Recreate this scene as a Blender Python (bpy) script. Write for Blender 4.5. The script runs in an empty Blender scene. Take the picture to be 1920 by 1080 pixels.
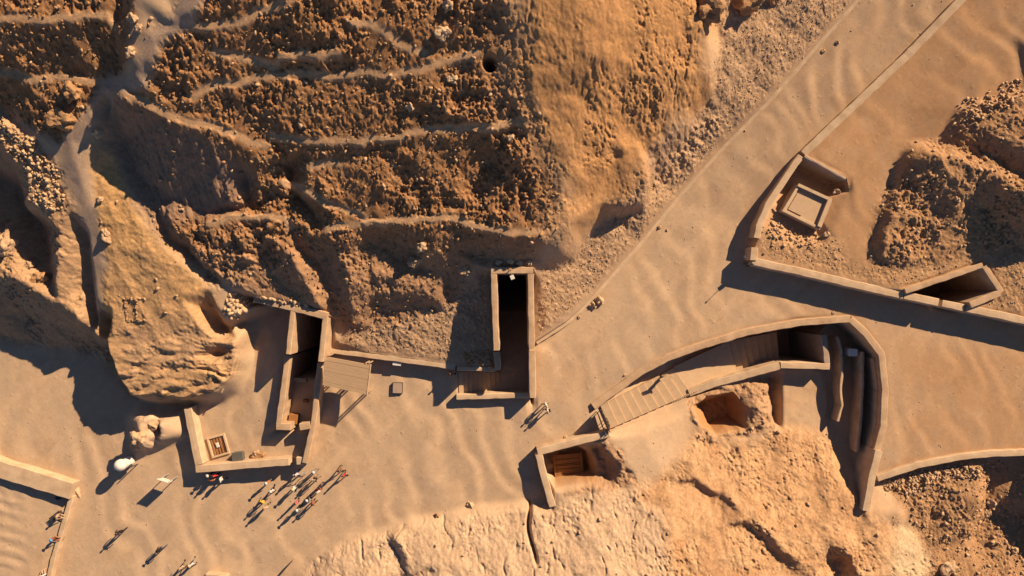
import bpy, bmesh, math, random
import numpy as np
from mathutils import Vector, Matrix
from mathutils.geometry import delaunay_2d_cdt

random.seed(7)
rng = np.random.default_rng(11)
scene = bpy.context.scene
COL = scene.collection

# ------------------------------------------------------------------ camera, sky, sun, exposure
H = 70.4                    # drone height above the plaza, metres
S = 0.055                   # metres per photograph pixel on the plaza
SUN_EL = math.radians(27.0)
SUN_TO = Vector((-0.72, -0.695, 0)).normalized()      # direction the shadows fall

cam_d = bpy.data.cameras.new('camera')
cam_d.sensor_width = 36; cam_d.lens = 24
cam_d.clip_start = 1; cam_d.clip_end = 3000
cam = bpy.data.objects.new('camera', cam_d)
cam.location = (0, 0, H)
COL.objects.link(cam); scene.camera = cam

world = bpy.data.worlds.new('World'); scene.world = world; world.use_nodes = True
wn = world.node_tree
for n in list(wn.nodes): wn.nodes.remove(n)
sky = wn.nodes.new('ShaderNodeTexSky'); sky.sky_type = 'NISHITA'; sky.sun_disc = False
sky.sun_elevation = SUN_EL
sky.altitude = 2500; sky.dust_density = 0.2; sky.air_density = 0.8
sky.sun_rotation = math.atan2(-SUN_TO.x, -SUN_TO.y)
bg = wn.nodes.new('ShaderNodeBackground'); bg.inputs['Strength'].default_value = 0.05
wo = wn.nodes.new('ShaderNodeOutputWorld')
wn.links.new(sky.outputs[0], bg.inputs[0]); wn.links.new(bg.outputs[0], wo.inputs[0])

sun_d = bpy.data.lights.new('sun', 'SUN'); sun_d.energy = 5.0; sun_d.angle = math.radians(0.5)
sun_d.color = (1.0, 0.735, 0.455)
sun = bpy.data.objects.new('sun', sun_d); COL.objects.link(sun)
sdir = Vector((SUN_TO.x*math.cos(SUN_EL), SUN_TO.y*math.cos(SUN_EL), -math.sin(SUN_EL)))
sun.rotation_euler = sdir.to_track_quat('-Z', 'Y').to_euler()
sun.location = (60, 60, 80)

scene.view_settings.view_transform = 'Standard'
scene.view_settings.look = 'None'
scene.view_settings.exposure = 0.93
scene.view_settings.gamma = 1.0
scene.view_settings.use_curve_mapping = False

# ------------------------------------------------------------------ small helpers
def W(u, v, z=0.0):
    k = S*(H-z)/H
    return ((u-960)*k, -(v-540)*k, z)

def srgb(r, g, b):
    f = lambda c: ((c/255)/12.92 if c/255 <= 0.04045 else ((c/255+0.055)/1.055)**2.4)
    return (f(r), f(g), f(b))

def tag(o, label=None, cat=None, group=None, kind=None):
    if label: o['label'] = label
    if cat: o['category'] = cat
    if group: o['group'] = group
    if kind: o['kind'] = kind
    return o

def empty(name, loc, rz=0, label=None, cat=None, group=None):
    o = bpy.data.objects.new(name, None); o.empty_display_size = 0.3
    o.location = loc; o.rotation_euler = (0, 0, rz); COL.objects.link(o)
    return tag(o, label, cat, group)

def link(name, mesh, mat=None, parent=None, loc=None):
    o = bpy.data.objects.new(name, mesh); COL.objects.link(o)
    if mat is not None and len(mesh.materials) == 0: mesh.materials.append(mat)
    if parent is not None:
        o.parent = parent
        o.matrix_parent_inverse = Matrix.Identity(4)
    if loc is not None: o.location = loc
    return o

def from_bm(name, bm, mat, parent=None, smooth=False, loc=None):
    bmesh.ops.recalc_face_normals(bm, faces=bm.faces)
    me = bpy.data.meshes.new(name); bm.to_mesh(me); bm.free()
    if smooth:
        me.polygons.foreach_set('use_smooth', [True]*len(me.polygons))
    return link(name, me, mat, parent, loc)

def box(bm, cx, cy, cz, sx, sy, sz, rz=0, rx=0, ry=0, bev=0.0):
    m = Matrix.Translation((cx, cy, cz)) @ Matrix.Rotation(rz, 4, 'Z') @ Matrix.Rotation(ry, 4, 'Y') @ Matrix.Rotation(rx, 4, 'X') @ Matrix.Diagonal((sx, sy, sz, 1))
    r = bmesh.ops.create_cube(bm, size=1, matrix=m)
    if bev > 0:
        es = list({e for v in r['verts'] for e in v.link_edges})
        bmesh.ops.bevel(bm, geom=es, offset=bev, segments=1, affect='EDGES')

def tube(bm, a, b, r0, r1=None, seg=8):
    a = Vector(a); b = Vector(b); r1 = r0 if r1 is None else r1
    d = b-a
    q = d.to_track_quat('Z', 'Y').to_matrix().to_4x4()
    bmesh.ops.create_cone(bm, cap_ends=True, segments=seg, radius1=r0, radius2=r1, depth=d.length,
                          matrix=Matrix.Translation((a+b)/2) @ q)

# ------------------------------------------------------------------ numpy noise
_T = rng.random((256, 256))
def vnoise(x, y):
    xi = np.floor(x).astype(int); yi = np.floor(y).astype(int)
    fx = x-xi; fy = y-yi
    fx = fx*fx*fx*(fx*(fx*6-15)+10); fy = fy*fy*fy*(fy*(fy*6-15)+10)
    x0 = xi & 255; x1 = (xi+1) & 255; y0 = yi & 255; y1 = (yi+1) & 255
    return ((_T[x0, y0]*(1-fx)+_T[x1, y0]*fx)*(1-fy)+(_T[x0, y1]*(1-fx)+_T[x1, y1]*fx)*fy)*2-1
def fbm(x, y, o=4, g=0.5, lac=2.03, off=0):
    a = 1; s = 0; t = 0
    for i in range(o):
        s = s+a*vnoise(x+off+i*17.3, y+off*1.7+i*31.7); t += a
        x, y = (x*0.8-y*0.6)*lac, (x*0.6+y*0.8)*lac; a *= g
    return s/t
def ridged(x, y, o=4, off=0):
    a = 1; s = 0; t = 0
    for i in range(o):
        s = s+a*(1-np.abs(vnoise(x+off+i*13.1, y+i*7.9))*2); t += a
        x, y = (x*0.8-y*0.6)*2.1, (x*0.6+y*0.8)*2.1; a *= 0.5
    return s/t
_J = rng.random((256, 256, 3))
def stones(x, y, off=0):
    """rounded stones, one per jittered cell; 0..~1 high, plus a random number per stone"""
    x = x+off; y = y+off*0.7
    xi = np.floor(x).astype(int); yi = np.floor(y).astype(int)
    best = np.zeros_like(x); who = np.zeros_like(x)
    for dx in (-1, 0, 1):
        for dy in (-1, 0, 1):
            cx = xi+dx; cy = yi+dy
            j = _J[cx & 255, cy & 255]
            px = cx+j[..., 0]; py = cy+j[..., 1]; r = 0.25+0.5*j[..., 2]**2
            ax = np.abs(x-px); ay = np.abs(y-py)
            d = np.sqrt(ax*ax*(0.7+0.8*j[..., 0])+ay*ay*(0.7+0.8*j[..., 1]))
            h = np.clip(1.25*(1-(d/r)**1.6), 0, .8+.2*j[..., 1])*r
            m = h > best
            best = np.where(m, h, best); who = np.where(m, j[..., 0], who)
    return best, who
def blur(a, n, it=2):
    for _ in range(it):
        for ax in (0, 1):
            p = np.pad(a, [(n+1, n) if k == ax else (0, 0) for k in (0, 1)], mode='edge')
            c = np.cumsum(p, axis=ax)
            if ax == 0: a = (c[2*n+1:, :]-c[:-(2*n+1), :])/(2*n+1)
            else: a = (c[:, 2*n+1:]-c[:, :-(2*n+1)])/(2*n+1)
    return a
def inpoly(u, v, poly):
    r = np.zeros(u.shape, bool); n = len(poly)
    for i in range(n):
        x0, y0 = poly[i][:2]; x1, y1 = poly[(i+1) % n][:2]
        if y0 == y1: continue
        c = ((y0 > v) != (y1 > v)) & (u < (x1-x0)*(v-y0)/(y1-y0)+x0)
        r ^= c
    return r
def sstep(a, b, x):
    t = np.clip((x-a)/(b-a), 0, 1); return t*t*(3-2*t)

# ------------------------------------------------------------------ materials
def nodes_of(name):
    m = bpy.data.materials.new(name); m.use_nodes = True
    nt = m.node_tree; b = nt.nodes['Principled BSDF']
    b.inputs['Roughness'].default_value = 0.95
    b.inputs['Specular IOR Level'].default_value = 0.15
    return m, nt, b
def grain_mat(name, col, col2, scale=3.0, bump=0.25, bscale=25.0, rough=0.95, detail=8, stretch=(1, 1, 1)):
    m, nt, b = nodes_of(name)
    N = nt.nodes.new; Lk = nt.links.new
    col, col2 = [(c[0], min(.9, c[1]*1.02), min(.9, c[2]*1.10)) for c in (col, col2)]
    tc = N('ShaderNodeNewGeometry'); mp = N('ShaderNodeMapping'); mp.inputs['Scale'].default_value = stretch
    Lk(tc.outputs['Position'], mp.inputs[0])
    n1 = N('ShaderNodeTexNoise'); n1.inputs['Scale'].default_value = scale; n1.inputs['Detail'].default_value = detail
    n1.inputs['Roughness'].default_value = 0.65
    Lk(mp.outputs[0], n1.inputs['Vector'])
    cr = N('ShaderNodeValToRGB')
    cr.color_ramp.elements[0].position = 0.3; cr.color_ramp.elements[0].color = (*col, 1)
    cr.color_ramp.elements[1].position = 0.7; cr.color_ramp.elements[1].color = (*col2, 1)
    Lk(n1.outputs[0], cr.inputs[0]); Lk(cr.outputs[0], b.inputs['Base Color'])
    n2 = N('ShaderNodeTexNoise'); n2.inputs['Scale'].default_value = bscale; n2.inputs['Detail'].default_value = 6
    Lk(mp.outputs[0], n2.inputs['Vector'])
    bp = N('ShaderNodeBump'); bp.inputs['Strength'].default_value = bump; bp.inputs['Distance'].default_value = 0.03
    Lk(n2.outputs[0], bp.inputs['Height']); Lk(bp.outputs[0], b.inputs['Normal'])
    b.inputs['Roughness'].default_value = rough
    return m
def plain(name, col, rough=0.8):
    return grain_mat(name, tuple(c*0.85 for c in col), tuple(min(1, c*1.12) for c in col), 6, 0.15, 60, rough)

M_plaster = grain_mat('mud_plaster', (0.35, 0.23, 0.135), (0.50, 0.35, 0.22), 1.0, 0.5, 14)
M_plaster2 = grain_mat('pale_plaster', (0.40, 0.28, 0.17), (0.55, 0.405, 0.265), 0.9, 0.4, 14)
M_conc = grain_mat('grey_concrete', (0.30, 0.225, 0.165), (0.38, 0.285, 0.21), 2, 0.4, 18)
M_step = grain_mat('stair_stone', (0.42, 0.29, 0.175), (0.49, 0.345, 0.215), 2.2, 0.4, 16)
M_wood = grain_mat('weathered_wood', (0.33, 0.225, 0.135), (0.42, 0.29, 0.18), 4, 0.4, 30, stretch=(0.6, 8, 1))
M_wood_dk = grain_mat('brown_wood', (0.23, 0.10, 0.038), (0.32, 0.15, 0.055), 3, 0.4, 30, stretch=(8, 0.8, 1))
M_stone = grain_mat('loose_stone', (0.36, 0.235, 0.135), (0.47, 0.32, 0.195), 2.5, 0.6, 12)
M_stone_pale = grain_mat('pale_stone', (0.44, 0.30, 0.17), (0.53, 0.375, 0.225), 2.5, 0.5, 12)
M_stone_brown = grain_mat('brown_stone', (0.27, 0.15, 0.07), (0.38, 0.225, 0.115), 2.5, 0.6, 12)
M_metal = plain('dark_metal', (0.05, 0.045, 0.045), 0.5)
M_white = plain('white_paint', (0.62, 0.57, 0.50), 0.6)
M_grey = plain('grey_paint', (0.30, 0.29, 0.27), 0.6)
M_tarp = plain('grey_tarp', (0.10, 0.095, 0.085), 0.8)
M_panel = plain('panel_back', (0.06, 0.055, 0.06), 0.6)

# ------------------------------------------------------------------ breaklines of the ground
VERTS = []; EDGES = []
def Lw(pts):
    i0 = len(VERTS); VERTS.extend([tuple(p) for p in pts])
    EDGES.extend([(i0+i, i0+i+1) for i in range(len(pts)-1)])
def ease(z): return z if z < 7 else 7+(z-7)*.85
def Pt(p):
    z = ease(p[2])
    if len(p) == 4: x, y, _ = W(p[0], p[1], p[3]); return (x, y, z)
    return W(p[0], p[1], z)
def L(*pts): Lw([Pt(p) for p in pts])
LEDGES = []
def ledge(pts, shift, dz=0.12):
    L(*pts)
    inner = [(u+shift[0], v+shift[1], z+dz) for u, v, z in pts]
    L(*inner)
    LEDGES.append([Pt((u+shift[0]*.5, v+shift[1]*.5, z)) for u, v, z in pts])

WALLPTS = []          # sampled world points under walls, where the ground is kept clean
ZL = lambda z, n: list(np.linspace(z[0], z[1], n)) if isinstance(z, (tuple,)) else [z]*n

def wall(name, pts, ztop, width, zl, zr, mat, parent=None, ground=True, batter=0.0, bottom=None, jit=0.03, endl=0.0, rim=None):
    """a masonry wall along pts (pixels of the middle of its top). zl / zr: ground left / right when walking along pts."""
    n = len(pts)
    zt = ztop if isinstance(ztop, list) else ZL(ztop, n)
    zls = zl if isinstance(zl, list) else ZL(zl, n)
    zrs = zr if isinstance(zr, list) else ZL(zr, n)
    P = [Vector(W(u, v, z)) for (u, v), z in zip(pts, zt)]
    w = width*S
    # terrain lines
    def normals(Q):
        out = []
        for i in range(len(Q)):
            d = Vector((0, 0))
            if i > 0: d += (Q[i]-Q[i-1]).to_2d().normalized()
            if i < len(Q)-1: d += (Q[i+1]-Q[i]).to_2d().normalized()
            d.normalize()
            nrm = Vector((-d.y, d.x))
            k = 1.0
            if 0 < i < len(Q)-1:
                e = (Q[i]-Q[i-1]).to_2d().normalized()
                k = 1/max(0.5, nrm.dot(Vector((-e.y, e.x))))
            out.append(nrm*k)
        return out
    Nn = normals(P)
    if ground:
        Lw([(p.x+q.x*0.1, p.y+q.y*0.1, z) for p, q, z in zip(P, Nn, zls)])
        Lw([(p.x-q.x*0.1, p.y-q.y*0.1, z) for p, q, z in zip(P, Nn, zrs)])
    # resample
    Q = []; B = []
    bot = bottom if bottom is not None else [min(a, b)-0.6 for a, b in zip(zls, zrs)]
    if not isinstance(bot, list): bot = ZL(bot, n)
    for i in range(n-1):
        ln = (P[i+1]-P[i]).length; m = max(1, int(ln/0.55))
        for k in range(m):
            t = k/m; Q.append(P[i].lerp(P[i+1], t)); B.append(bot[i]*(1-t)+bot[i+1]*t)
            WALLPTS.append(Q[-1].copy())
    Q.append(P[-1]); B.append(bot[-1]); WALLPTS.append(P[-1].copy())
    QN = normals(Q)
    bm = bmesh.new(); rings = []
    c = min(0.05, w*0.15)
    for i, (p, q) in enumerate(zip(Q, QN)):
        j = lambda: random.uniform(-jit, jit)
        zt_ = p.z+j()*.3
        h = w/2
        l = h+j(); r = h+j()
        bb = batter
        ring = [(p.x+q.x*(l+bb), p.y+q.y*(l+bb), B[i]), (p.x+q.x*(l+0.01), p.y+q.y*(l+0.01), zt_-c), (p.x+q.x*(l-c), p.y+q.y*(l-c), zt_),
                (p.x+q.x*j(), p.y+q.y*j(), zt_+0.012+j()*.2),
                (p.x-q.x*(r-c), p.y-q.y*(r-c), zt_), (p.x-q.x*(r+0.01), p.y-q.y*(r+0.01), zt_-c), (p.x-q.x*(r+bb), p.y-q.y*(r+bb), B[i])]
        rings.append([bm.verts.new(v) for v in ring])
    for a, b in zip(rings, rings[1:]):
        for k in range(6):
            bm.faces.new((a[k], a[k+1], b[k+1], b[k]))
        bm.faces.new((a[6], a[0], b[0], b[6]))
    bm.faces.new(rings[0]); bm.faces.new(rings[-1][::-1])
    if parent is not None:
        bmesh.ops.translate(bm, verts=bm.verts, vec=-parent.location)
    return from_bm(name, bm, mat, parent)

# ---- far surroundings
for p in [(-1500, -1500, 17), (960, -1800, 19), (3400, -1500, 14), (4200, 540, 10), (3400, 2600, 6), (960, 2800, 8), (-1500, 2600, 2), (-2000, 540, 6)]:
    L(p)
for p in [(-300, -250, 16), (300, -250, 17.5), (900, -260, 18.5), (1300, -250, 14), (-350, 100, 13), (-350, 350, 8), (-300, 800, 0), (-300, 1000, 0), (-200, 1250, 0), (400, 1250, .5), (700, 1250, 5),
          (1100, 1250, 7), (1600, 1250, 5), (1900, 1250, 1), (2200, 1100, -1), (2250, -200, 6), (2300, 300, 6), (2300, 640, 1.4), (2200, 660, 0)]:
    L(p)

# ---- main hill: terraces (crest line, then the inner edge of the ledge)
L((300, -110, 16.4), (600, -110, 17.2), (900, -110, 17.6), (1100, -110, 16))
ledge([(322, 62, 15.2), (370, 57, 15.4), (440, 54, 15.6), (500, 28, 16.2), (560, 4, 16.8), (620, -18, 17.2)], (-2, -13))
ledge([(655, 47, 15.8), (700, 60, 15.4), (745, 90, 14.6), (792, 102, 14.2)], (4, -12))
ledge([(400, 108, 14.3), (450, 115, 14.1), (520, 140, 13.5)], (5, -12))
ledge([(522, 119, 14.3), (580, 110, 14.5), (635, 103, 14.7)], (0, -9))
L((298, 104, 14.7), (340, 92, 15.0), (382, 102, 14.5))
L((302, 160, 12.8), (340, 172, 12.5))
ledge([(352, 188, 12.7), (400, 170, 13.0), (470, 158, 13.2), (540, 154, 13.3), (640, 150, 13.4), (760, 140, 13.6), (830, 122, 13.9), (900, 107, 14.2)], (0, -11))
L((222, 180, 12.6), (307, 222, 12.1), (389, 246, 11.5), (433, 260, 11.1), (500, 290, 10.3), (525, 302, 9.6))
L((228, 160, 12.8), (300, 192, 12.4), (366, 207, 12.0), (407, 227, 11.6), (433, 235, 11.3), (489, 246, 11.0))
LEDGES.append([Pt(p) for p in [(222, 172, 12.6), (300, 207, 12.2), (389, 234, 11.6), (440, 250, 11.1), (500, 276, 10.4)]])
ledge([(505, 262, 10.8), (570, 270, 10.8), (640, 272, 10.9), (760, 262, 11.1), (860, 247, 11.3), (960, 242, 11.3), (1018, 242, 11.1)], (0, -11))
ledge([(583, 314, 9.6), (640, 312, 9.6)], (0, -9))
ledge([(530, 347, 8.9), (570, 362, 8.7), (620, 395, 8.0), (680, 414, 7.7)], (5, -12))
ledge([(612, 436, 7.2), (680, 426, 7.3), (760, 420, 7.4), (830, 418, 7.4), (880, 432, 7.1), (960, 442, 6.9), (1012, 442, 6.7)], (0, -14))
L((960, 256, 10.4), (925, 305, 8.7), (893, 345, 7.8), (878, 385, 7.5))
L((955, 300, 9.7), (965, 340, 8.8), (965, 385, 7.9)); L((860, 310, 9.4), (865, 350, 8.6))
# east shoulder of the hill
L((935, -30, 17.2), (985, 50, 15.7), (962, 112, 14.4), (1022, 172, 12.7), (1030, 235, 11.1), (1068, 300, 9.5), (1046, 368, 7.9), (1070, 420, 6.5), (1050, 468, 5.2))
L((1065, -20, 16.2), (1105, 100, 13.8), (1130, 200, 10.2), (1140, 270, 8.0), (1120, 380, 5.4))
L((1180, -40, 14.2), (1225, 50, 11.8), (1250, 130, 9.4), (1235, 210, 7.4), (1195, 265, 6.5))
L((1290, -20, 11), (1318, 40, 9.4), (1330, 90, 7.8), (1325, 140, 6.6), (1300, 190, 5.5), (1270, 240, 4.7), (1225, 300, 4.0))
L((1320, -30, 7), (1345, 60, 5.6), (1352, 120, 4.6), (1335, 180, 3.8), (1290, 250, 2.6), (1232, 330, 2.0))
L((1150, 290, 6.6), (1180, 283, 6.6), (1208, 300, 6.0), (1215, 340, 5.2), (1205, 380, 4.4), (1175, 388, 4.4), (1148, 383, 4.6))
L((1210, 392, 2.0), (1180, 400, 2.0), (1146, 402, 2.2), (1120, 420, 2.6), (1080, 490, 1.9), (1040, 505, 2.6))
# lower ribs and gullies
ledge([(380, 427, 7.2), (450, 418, 7.4), (500, 410, 7.6), (530, 420, 7.1), (546, 440, 6.4)], (3, -12))
L((545, 320, 7.9), (562, 370, 6.9), (598, 412, 6.5))
L((395, 342, 8.6), (430, 335, 8.7), (447, 380, 8.0)); L((480, 330, 9.0), (515, 365, 8.2), (520, 385, 7.6))
L((335, 372, 6.9), (385, 402, 6.7), (455, 396, 6.9)); L((455, 345, 7.4), (470, 385, 7.0))
L((315, 408, 7.0), (345, 440, 6.7), (380, 480, 6.2), (410, 510, 5.6), (440, 530, 5.0))
L((303, 420, 5.9), (340, 464, 5.3), (385, 508, 4.7), (430, 542, 4.5))
L((400, 450, 6.9), (450, 448, 7.0), (488, 455, 6.2)); L((430, 480, 6.2), (470, 500, 5.4), (480, 530, 4.7))
L((512, 445, 6.8), (535, 470, 6.4), (560, 500, 5.8), (580, 545, 4.9), (600, 575, 4.1))
L((500, 470, 5.3), (508, 515, 4.6), (530, 535, 4.3))
L((548, 421, 7.3), (580, 425, 7.1), (600, 442, 6.7), (616, 470, 5.9))
L((562, 462, 5.4), (597, 500, 4.5), (620, 550, 3.4), (645, 600, 2.2))
L((640, 470, 6.3), (652, 510, 5.6), (664, 560, 4.3), (668, 600, 2.8))
L((700, 456, 5.6), (740, 487, 4.5), (770, 500, 4.2)); L((735, 455, 5.7), (768, 470, 5.2))
L((690, 510, 5.1), (760, 530, 4.2), (820, 556, 3.3)); L((700, 570, 2.9), (745, 585, 2.3), (780, 575, 2.4))
L((800, 478, 5.5), (850, 478, 5.4), (887, 498, 4.7)); L((825, 530, 3.7), (875, 522, 3.6))
L((632, 638, 1.7), (700, 615, 1.8), (760, 607, 1.9), (830, 582, 2.0), (852, 556, 2.3))
L((480, 548, 4.3), (560, 566, 3.8), (612, 582, 3.2)); L((628, 600, 2.0), (636, 630, 1.6))
L((900, 486, 4.4), (965, 490, 4.4), (1015, 488, 4.2)); L((895, 540, 2.6), (880, 620, 1.5), (880, 660, 1.4)); L((1018, 540, 2.6), (1025, 600, 1.2))

# ---- gully, slab of bare rock, trench, west hill
L((208, 196, 8.9), (228, 268, 7.6), (262, 330, 6.9), (300, 385, 6.3))
L((187, 268, 8.7), (178, 330, 7.8), (186, 400, 7.0), (192, 460, 6.2), (201, 520, 5.6), (206, 580, 5.0), (201, 640, 4.6), (215, 700, 4.3), (237, 733, 3.8))
L((215, 300, 7.5), (250, 400, 6.7), (290, 480, 6.1), (340, 560, 5.2), (390, 620, 4.2), (425, 650, 3.5))
L((280, 430, 6.2), (335, 497, 5.8), (390, 542, 5.0), (418, 600, 4.1), (445, 640, 3.3))
L((444, 642, 3.3), (446, 672, 3.0), (436, 702, 2.9), (398, 734, 2.8), (340, 745, 2.9), (272, 741, 3.3), (238, 735, 3.7))
L((419, 603, 4.1), (448, 592, 4.0), (472, 578, 4.0)); L((425, 612, .8), (452, 604, .7), (482, 592, .7))
L((470, 646, .5), (468, 690, .5), (448, 735, .4), (420, 752, .3), (366, 756, .1), (300, 760, 0), (262, 748, 0), (247, 712, 0), (236, 668, .1))
L((214, 610, 1.6), (228, 650, .3))
L((172, 440, 4.6), (182, 530, 3.5), (187, 600, 2.4), (192, 650, .5))
L((160, 430, 6.3), (172, 500, 5.4), (178, 570, 4.8), (183, 618, 4.2))
L((195, 165, 11.2), (172, 215, 10.4), (130, 265, 9.4), (140, 300, 8.9), (155, 345, 8.0), (160, 390, 7.2))
L((205, 175, 11.2), (190, 235, 9.6))
L((0, 222, 8.9), (40, 260, 8.7), (90, 310, 8.2), (112, 350, 7.6), (130, 400, 6.9))
L((0, 206, 8.2), (45, 240, 8.4), (85, 280, 8.5)); L((-100, 200, 9))
L((0, 275, 8.0), (40, 310, 7.8), (55, 350, 7.4), (50, 375, 7.2), (85, 400, 6.9), (110, 430, 6.7), (108, 462, 6.4), (105, 520, 5.6))
L((-30, 310, 3.4), (28, 350, 3.0), (45, 385, 2.6), (90, 432, 2.3), (92, 470, 2.4), (95, 515, 3.6))
L((-20, 470, 4.7), (30, 500, 4.7)); L((10, 440, 5.2), (25, 455, 4.6))
L((-60, 470, 5), (0, 497, 4.9), (60, 537, 4.8), (110, 567, 4.6), (150, 592, 4.5), (182, 626, 4.1))
L((-150, 612, .2), (-60, 622, .2), (0, 634, .2), (80, 644, .2), (160, 657, .1), (215, 668, .1))
ledge([(-20, 50, 13.8), (0, 49, 13.8), (100, 39, 14.1), (200, 33, 14.3), (218, 56, 13.8)], (0, -13))
L((0, -100, 15.6), (200, -100, 16.0))
L((228, -30, 14.6), (224, 40, 13.4), (226, 100, 12.2), (216, 140, 11.6))
L((243, -10, 16), (246, 30, 15.3), (250, 62, 14.9), (242, 90, 14.5), (238, 112, 14.0), (246, 132, 13.6))
L((390, -10, 17), (330, 45, 15.7), (290, 70, 15.2), (268, 110, 14.4), (262, 140, 13.7))
ledge([(-20, 140, 11.0), (0, 142, 11.0), (60, 154, 11.1), (150, 160, 11.2), (190, 162, 11.2)], (0, -14))

L((250, 780, 1.0), (258, 792, 2.0), (264, 815, 2.4), (258, 836, 1.7)); L((284, 780, 1.8), (296, 800, 2.3), (290, 824, 2.0), (274, 840, 1.5)); L((236, 780, 0), (240, 815, 0), (248, 845, 0), (275, 852, 0), (302, 838, 0), (312, 805, 0), (305, 770, 0))
# ---- road, sandy ground on the right
ROADL = [(1060, 606, 0), (1130, 536, 0), (1200, 456, 0), (1270, 372, .2), (1350, 282, .6), (1440, 190, 1.3), (1530, 86, 2.0), (1612, -6, 2.7), (1700, -110, 3.4)]
L((900, 800, 0), (700, 800, 0)); L((1200, 560, 0), (1300, 560, 0)); L((1680, 640, 0), (1800, 660, 0)); L((1700, 800, 0), (1800, 780, 0))
L((180, 1050, 0), (60, 780, 0)); L((350, 1000, 0))
L((1840, -100, 3.8)); L((1900, 60, 3.5), (1800, 130, 2.9), (1700, 200, 2.2), (1640, 260, 1.9), (1600, 320, 1.7), (1600, 420, 1.6), (1580, 490, 1.5))
for p in [(150, 900), (152, 938), (136, 990), (115, 1060), (240, 960), (1690, 760), (1690, 850), (1760, 720), (1800, 835), (1870, 700), (1900, 650), (1700, 640), (1640, 610), (1100, 730), (1000, 790), (960, 920), (640, 960), (1080, 680), (450, 940), (300, 900), (1540, 570), (1380, 600), (1690, 690), (1670, 850), (1850, 840), (1910, 842)]:
    L((p[0], p[1], 0))
# right mound
L((1704, 268, 1.9), (1668, 350, 1.7), (1656, 400, 1.7), (1626, 470, 1.6), (1645, 497, 1.6), (1720, 496, 1.6), (1820, 478, 1.8), (1920, 470, 2.2), (2050, 470, 3))
L((1706, 284, 2.5), (1740, 284, 3.6), (1800, 294, 4.3), (1850, 320, 4.8), (1920, 352, 5.2), (2010, 385, 6))
L((1732, 266, 2.1), (1796, 274, 2.9), (1860, 298, 3.5), (1925, 332, 4.2), (2010, 370, 5))
L((1790, 258, 2.8), (1812, 212, 3.4), (1880, 196, 4.0), (1920, 182, 4.4), (2000, 170, 5)); L((1850, 250, 4.0), (1920, 280, 5.2), (2000, 300, 6))
L((1765, 262, 2.2), (1795, 205, 2.8), (1870, 180, 3.2), (1925, 165, 3.4))
L((1690, 335, 2.5), (1676, 400, 2.6), (1655, 445, 2.6), (1690, 475, 2.3)); L((1722, 360, 2.7), (1750, 392, 2.5))
L((1758, 330, 3.6), (1785, 380, 3.3), (1775, 420, 2.6)); L((1822, 380, 3.1), (1855, 400, 2.8)); L((1880, 380, 3.9), (1910, 430, 3.0))
L((1730, 430, 2.4), (1790, 450, 2.2))
# bottom outcrop
L((540, 1090, 0), (590, 1042, 0), (650, 1008, 0), (733, 984, 0), (760, 972, 0), (830, 962, 0), (900, 948, 0), (960, 942, 0), (1018, 944, 0))
L((605, 1075, 1.3), (660, 1030, 1.0), (735, 1000, 1.0), (775, 985, .9), (840, 978, .9), (900, 968, .8), (980, 958, 1.1), (1040, 960, 1.6))
L((735, 1010, 1.8), (752, 1040, 1.9), (768, 1070, 2.2)); L((728, 1012, 1.1), (742, 1045, 1.1), (756, 1075, 1.4))
L((690, 1090, 2.0), (850, 1070, 2.8), (985, 1060, 3.1), (1010, 1060, 3.2), (1150, 1060, 3.6), (1250, 1085, 4.0))
# pit by the walled corner
L((1028, 860, -3.0, 1), (1080, 848, -3.0, 1), (1100, 862, -3.0, 1), (1106, 896, -3.0, 1), (1044, 908, -3.0, 1))
L((1060, 880, -3.0, 1))
L((1090, 838, -.6, 1), (1112, 852, -.6, 1), (1120, 876, -.8, 1), (1122, 898, -.9, 1))
L((1124, 838, -.9, 1), (1134, 876, -1.0, 1), (1137, 900, -.9, 1)); L((1120, 832, .9), (1142, 848, 1.0), (1160, 872, 1.0), (1188, 906, 1.1))
L((1040, 918, 1.2), (1070, 912, 1.2), (1110, 908, 1.1), (1150, 913, 1.1), (1185, 916, 1.2))
# sandy saddle and slope south of the stairs
L((1150, 818, 1.0), (1200, 812, .5), (1285, 775, -.8)); L((1290, 840, -.3), (1250, 900, .8), (1200, 930, 1.5))
L((1322, 880, .2), (1400, 842, -1.2), (1470, 812, -1.9), (1540, 808, -2.4)); L((1500, 860, -1.2), (1582, 884, -1.3), (1602, 930, -.1))
L((1450, 950, .6), (1350, 1000, 1.8)); L((1550, 1000, 1.1), (1610, 1000, .7)); L((1600, 1080, 1.8))
L((1400, 965, 1.7), (1440, 1005, 2.1), (1492, 1056, 2.5)); L((1392, 977, 1.0), (1430, 1020, 1.4), (1480, 1068, 1.7))
L((1300, 893, .9), (1330, 912, 1.0), (1362, 926, 1.0)); L((1297, 902, .3), (1326, 924, .4), (1356, 937, .5))
L((1548, 1036, 1.7), (1572, 1026, 1.7), (1588, 1048, 1.8)); L((1548, 1050, .4), (1572, 1044, .3), (1580, 1090, .4)); L((1538, 1050, 1.8), (1535, 1090, 1.9))
L((1300, 762, -1.0), (1330, 742, -1.4), (1376, 735, -1.6), (1400, 762, -1.5), (1398, 802, -1.4), (1345, 816, -.8), (1316, 800, -.6), (1303, 772, -1.0))
L((1330, 765, -4.6, -1.2), (1378, 752, -4.6, -1.4), (1386, 790, -4.6, -1.4), (1346, 804, -4.6, -1))
L((1402, 735, -2.0), (1440, 728, -2.2), (1450, 790, -2.0)); L((1420, 760, -1.1), (1430, 790, -1.2))
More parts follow.
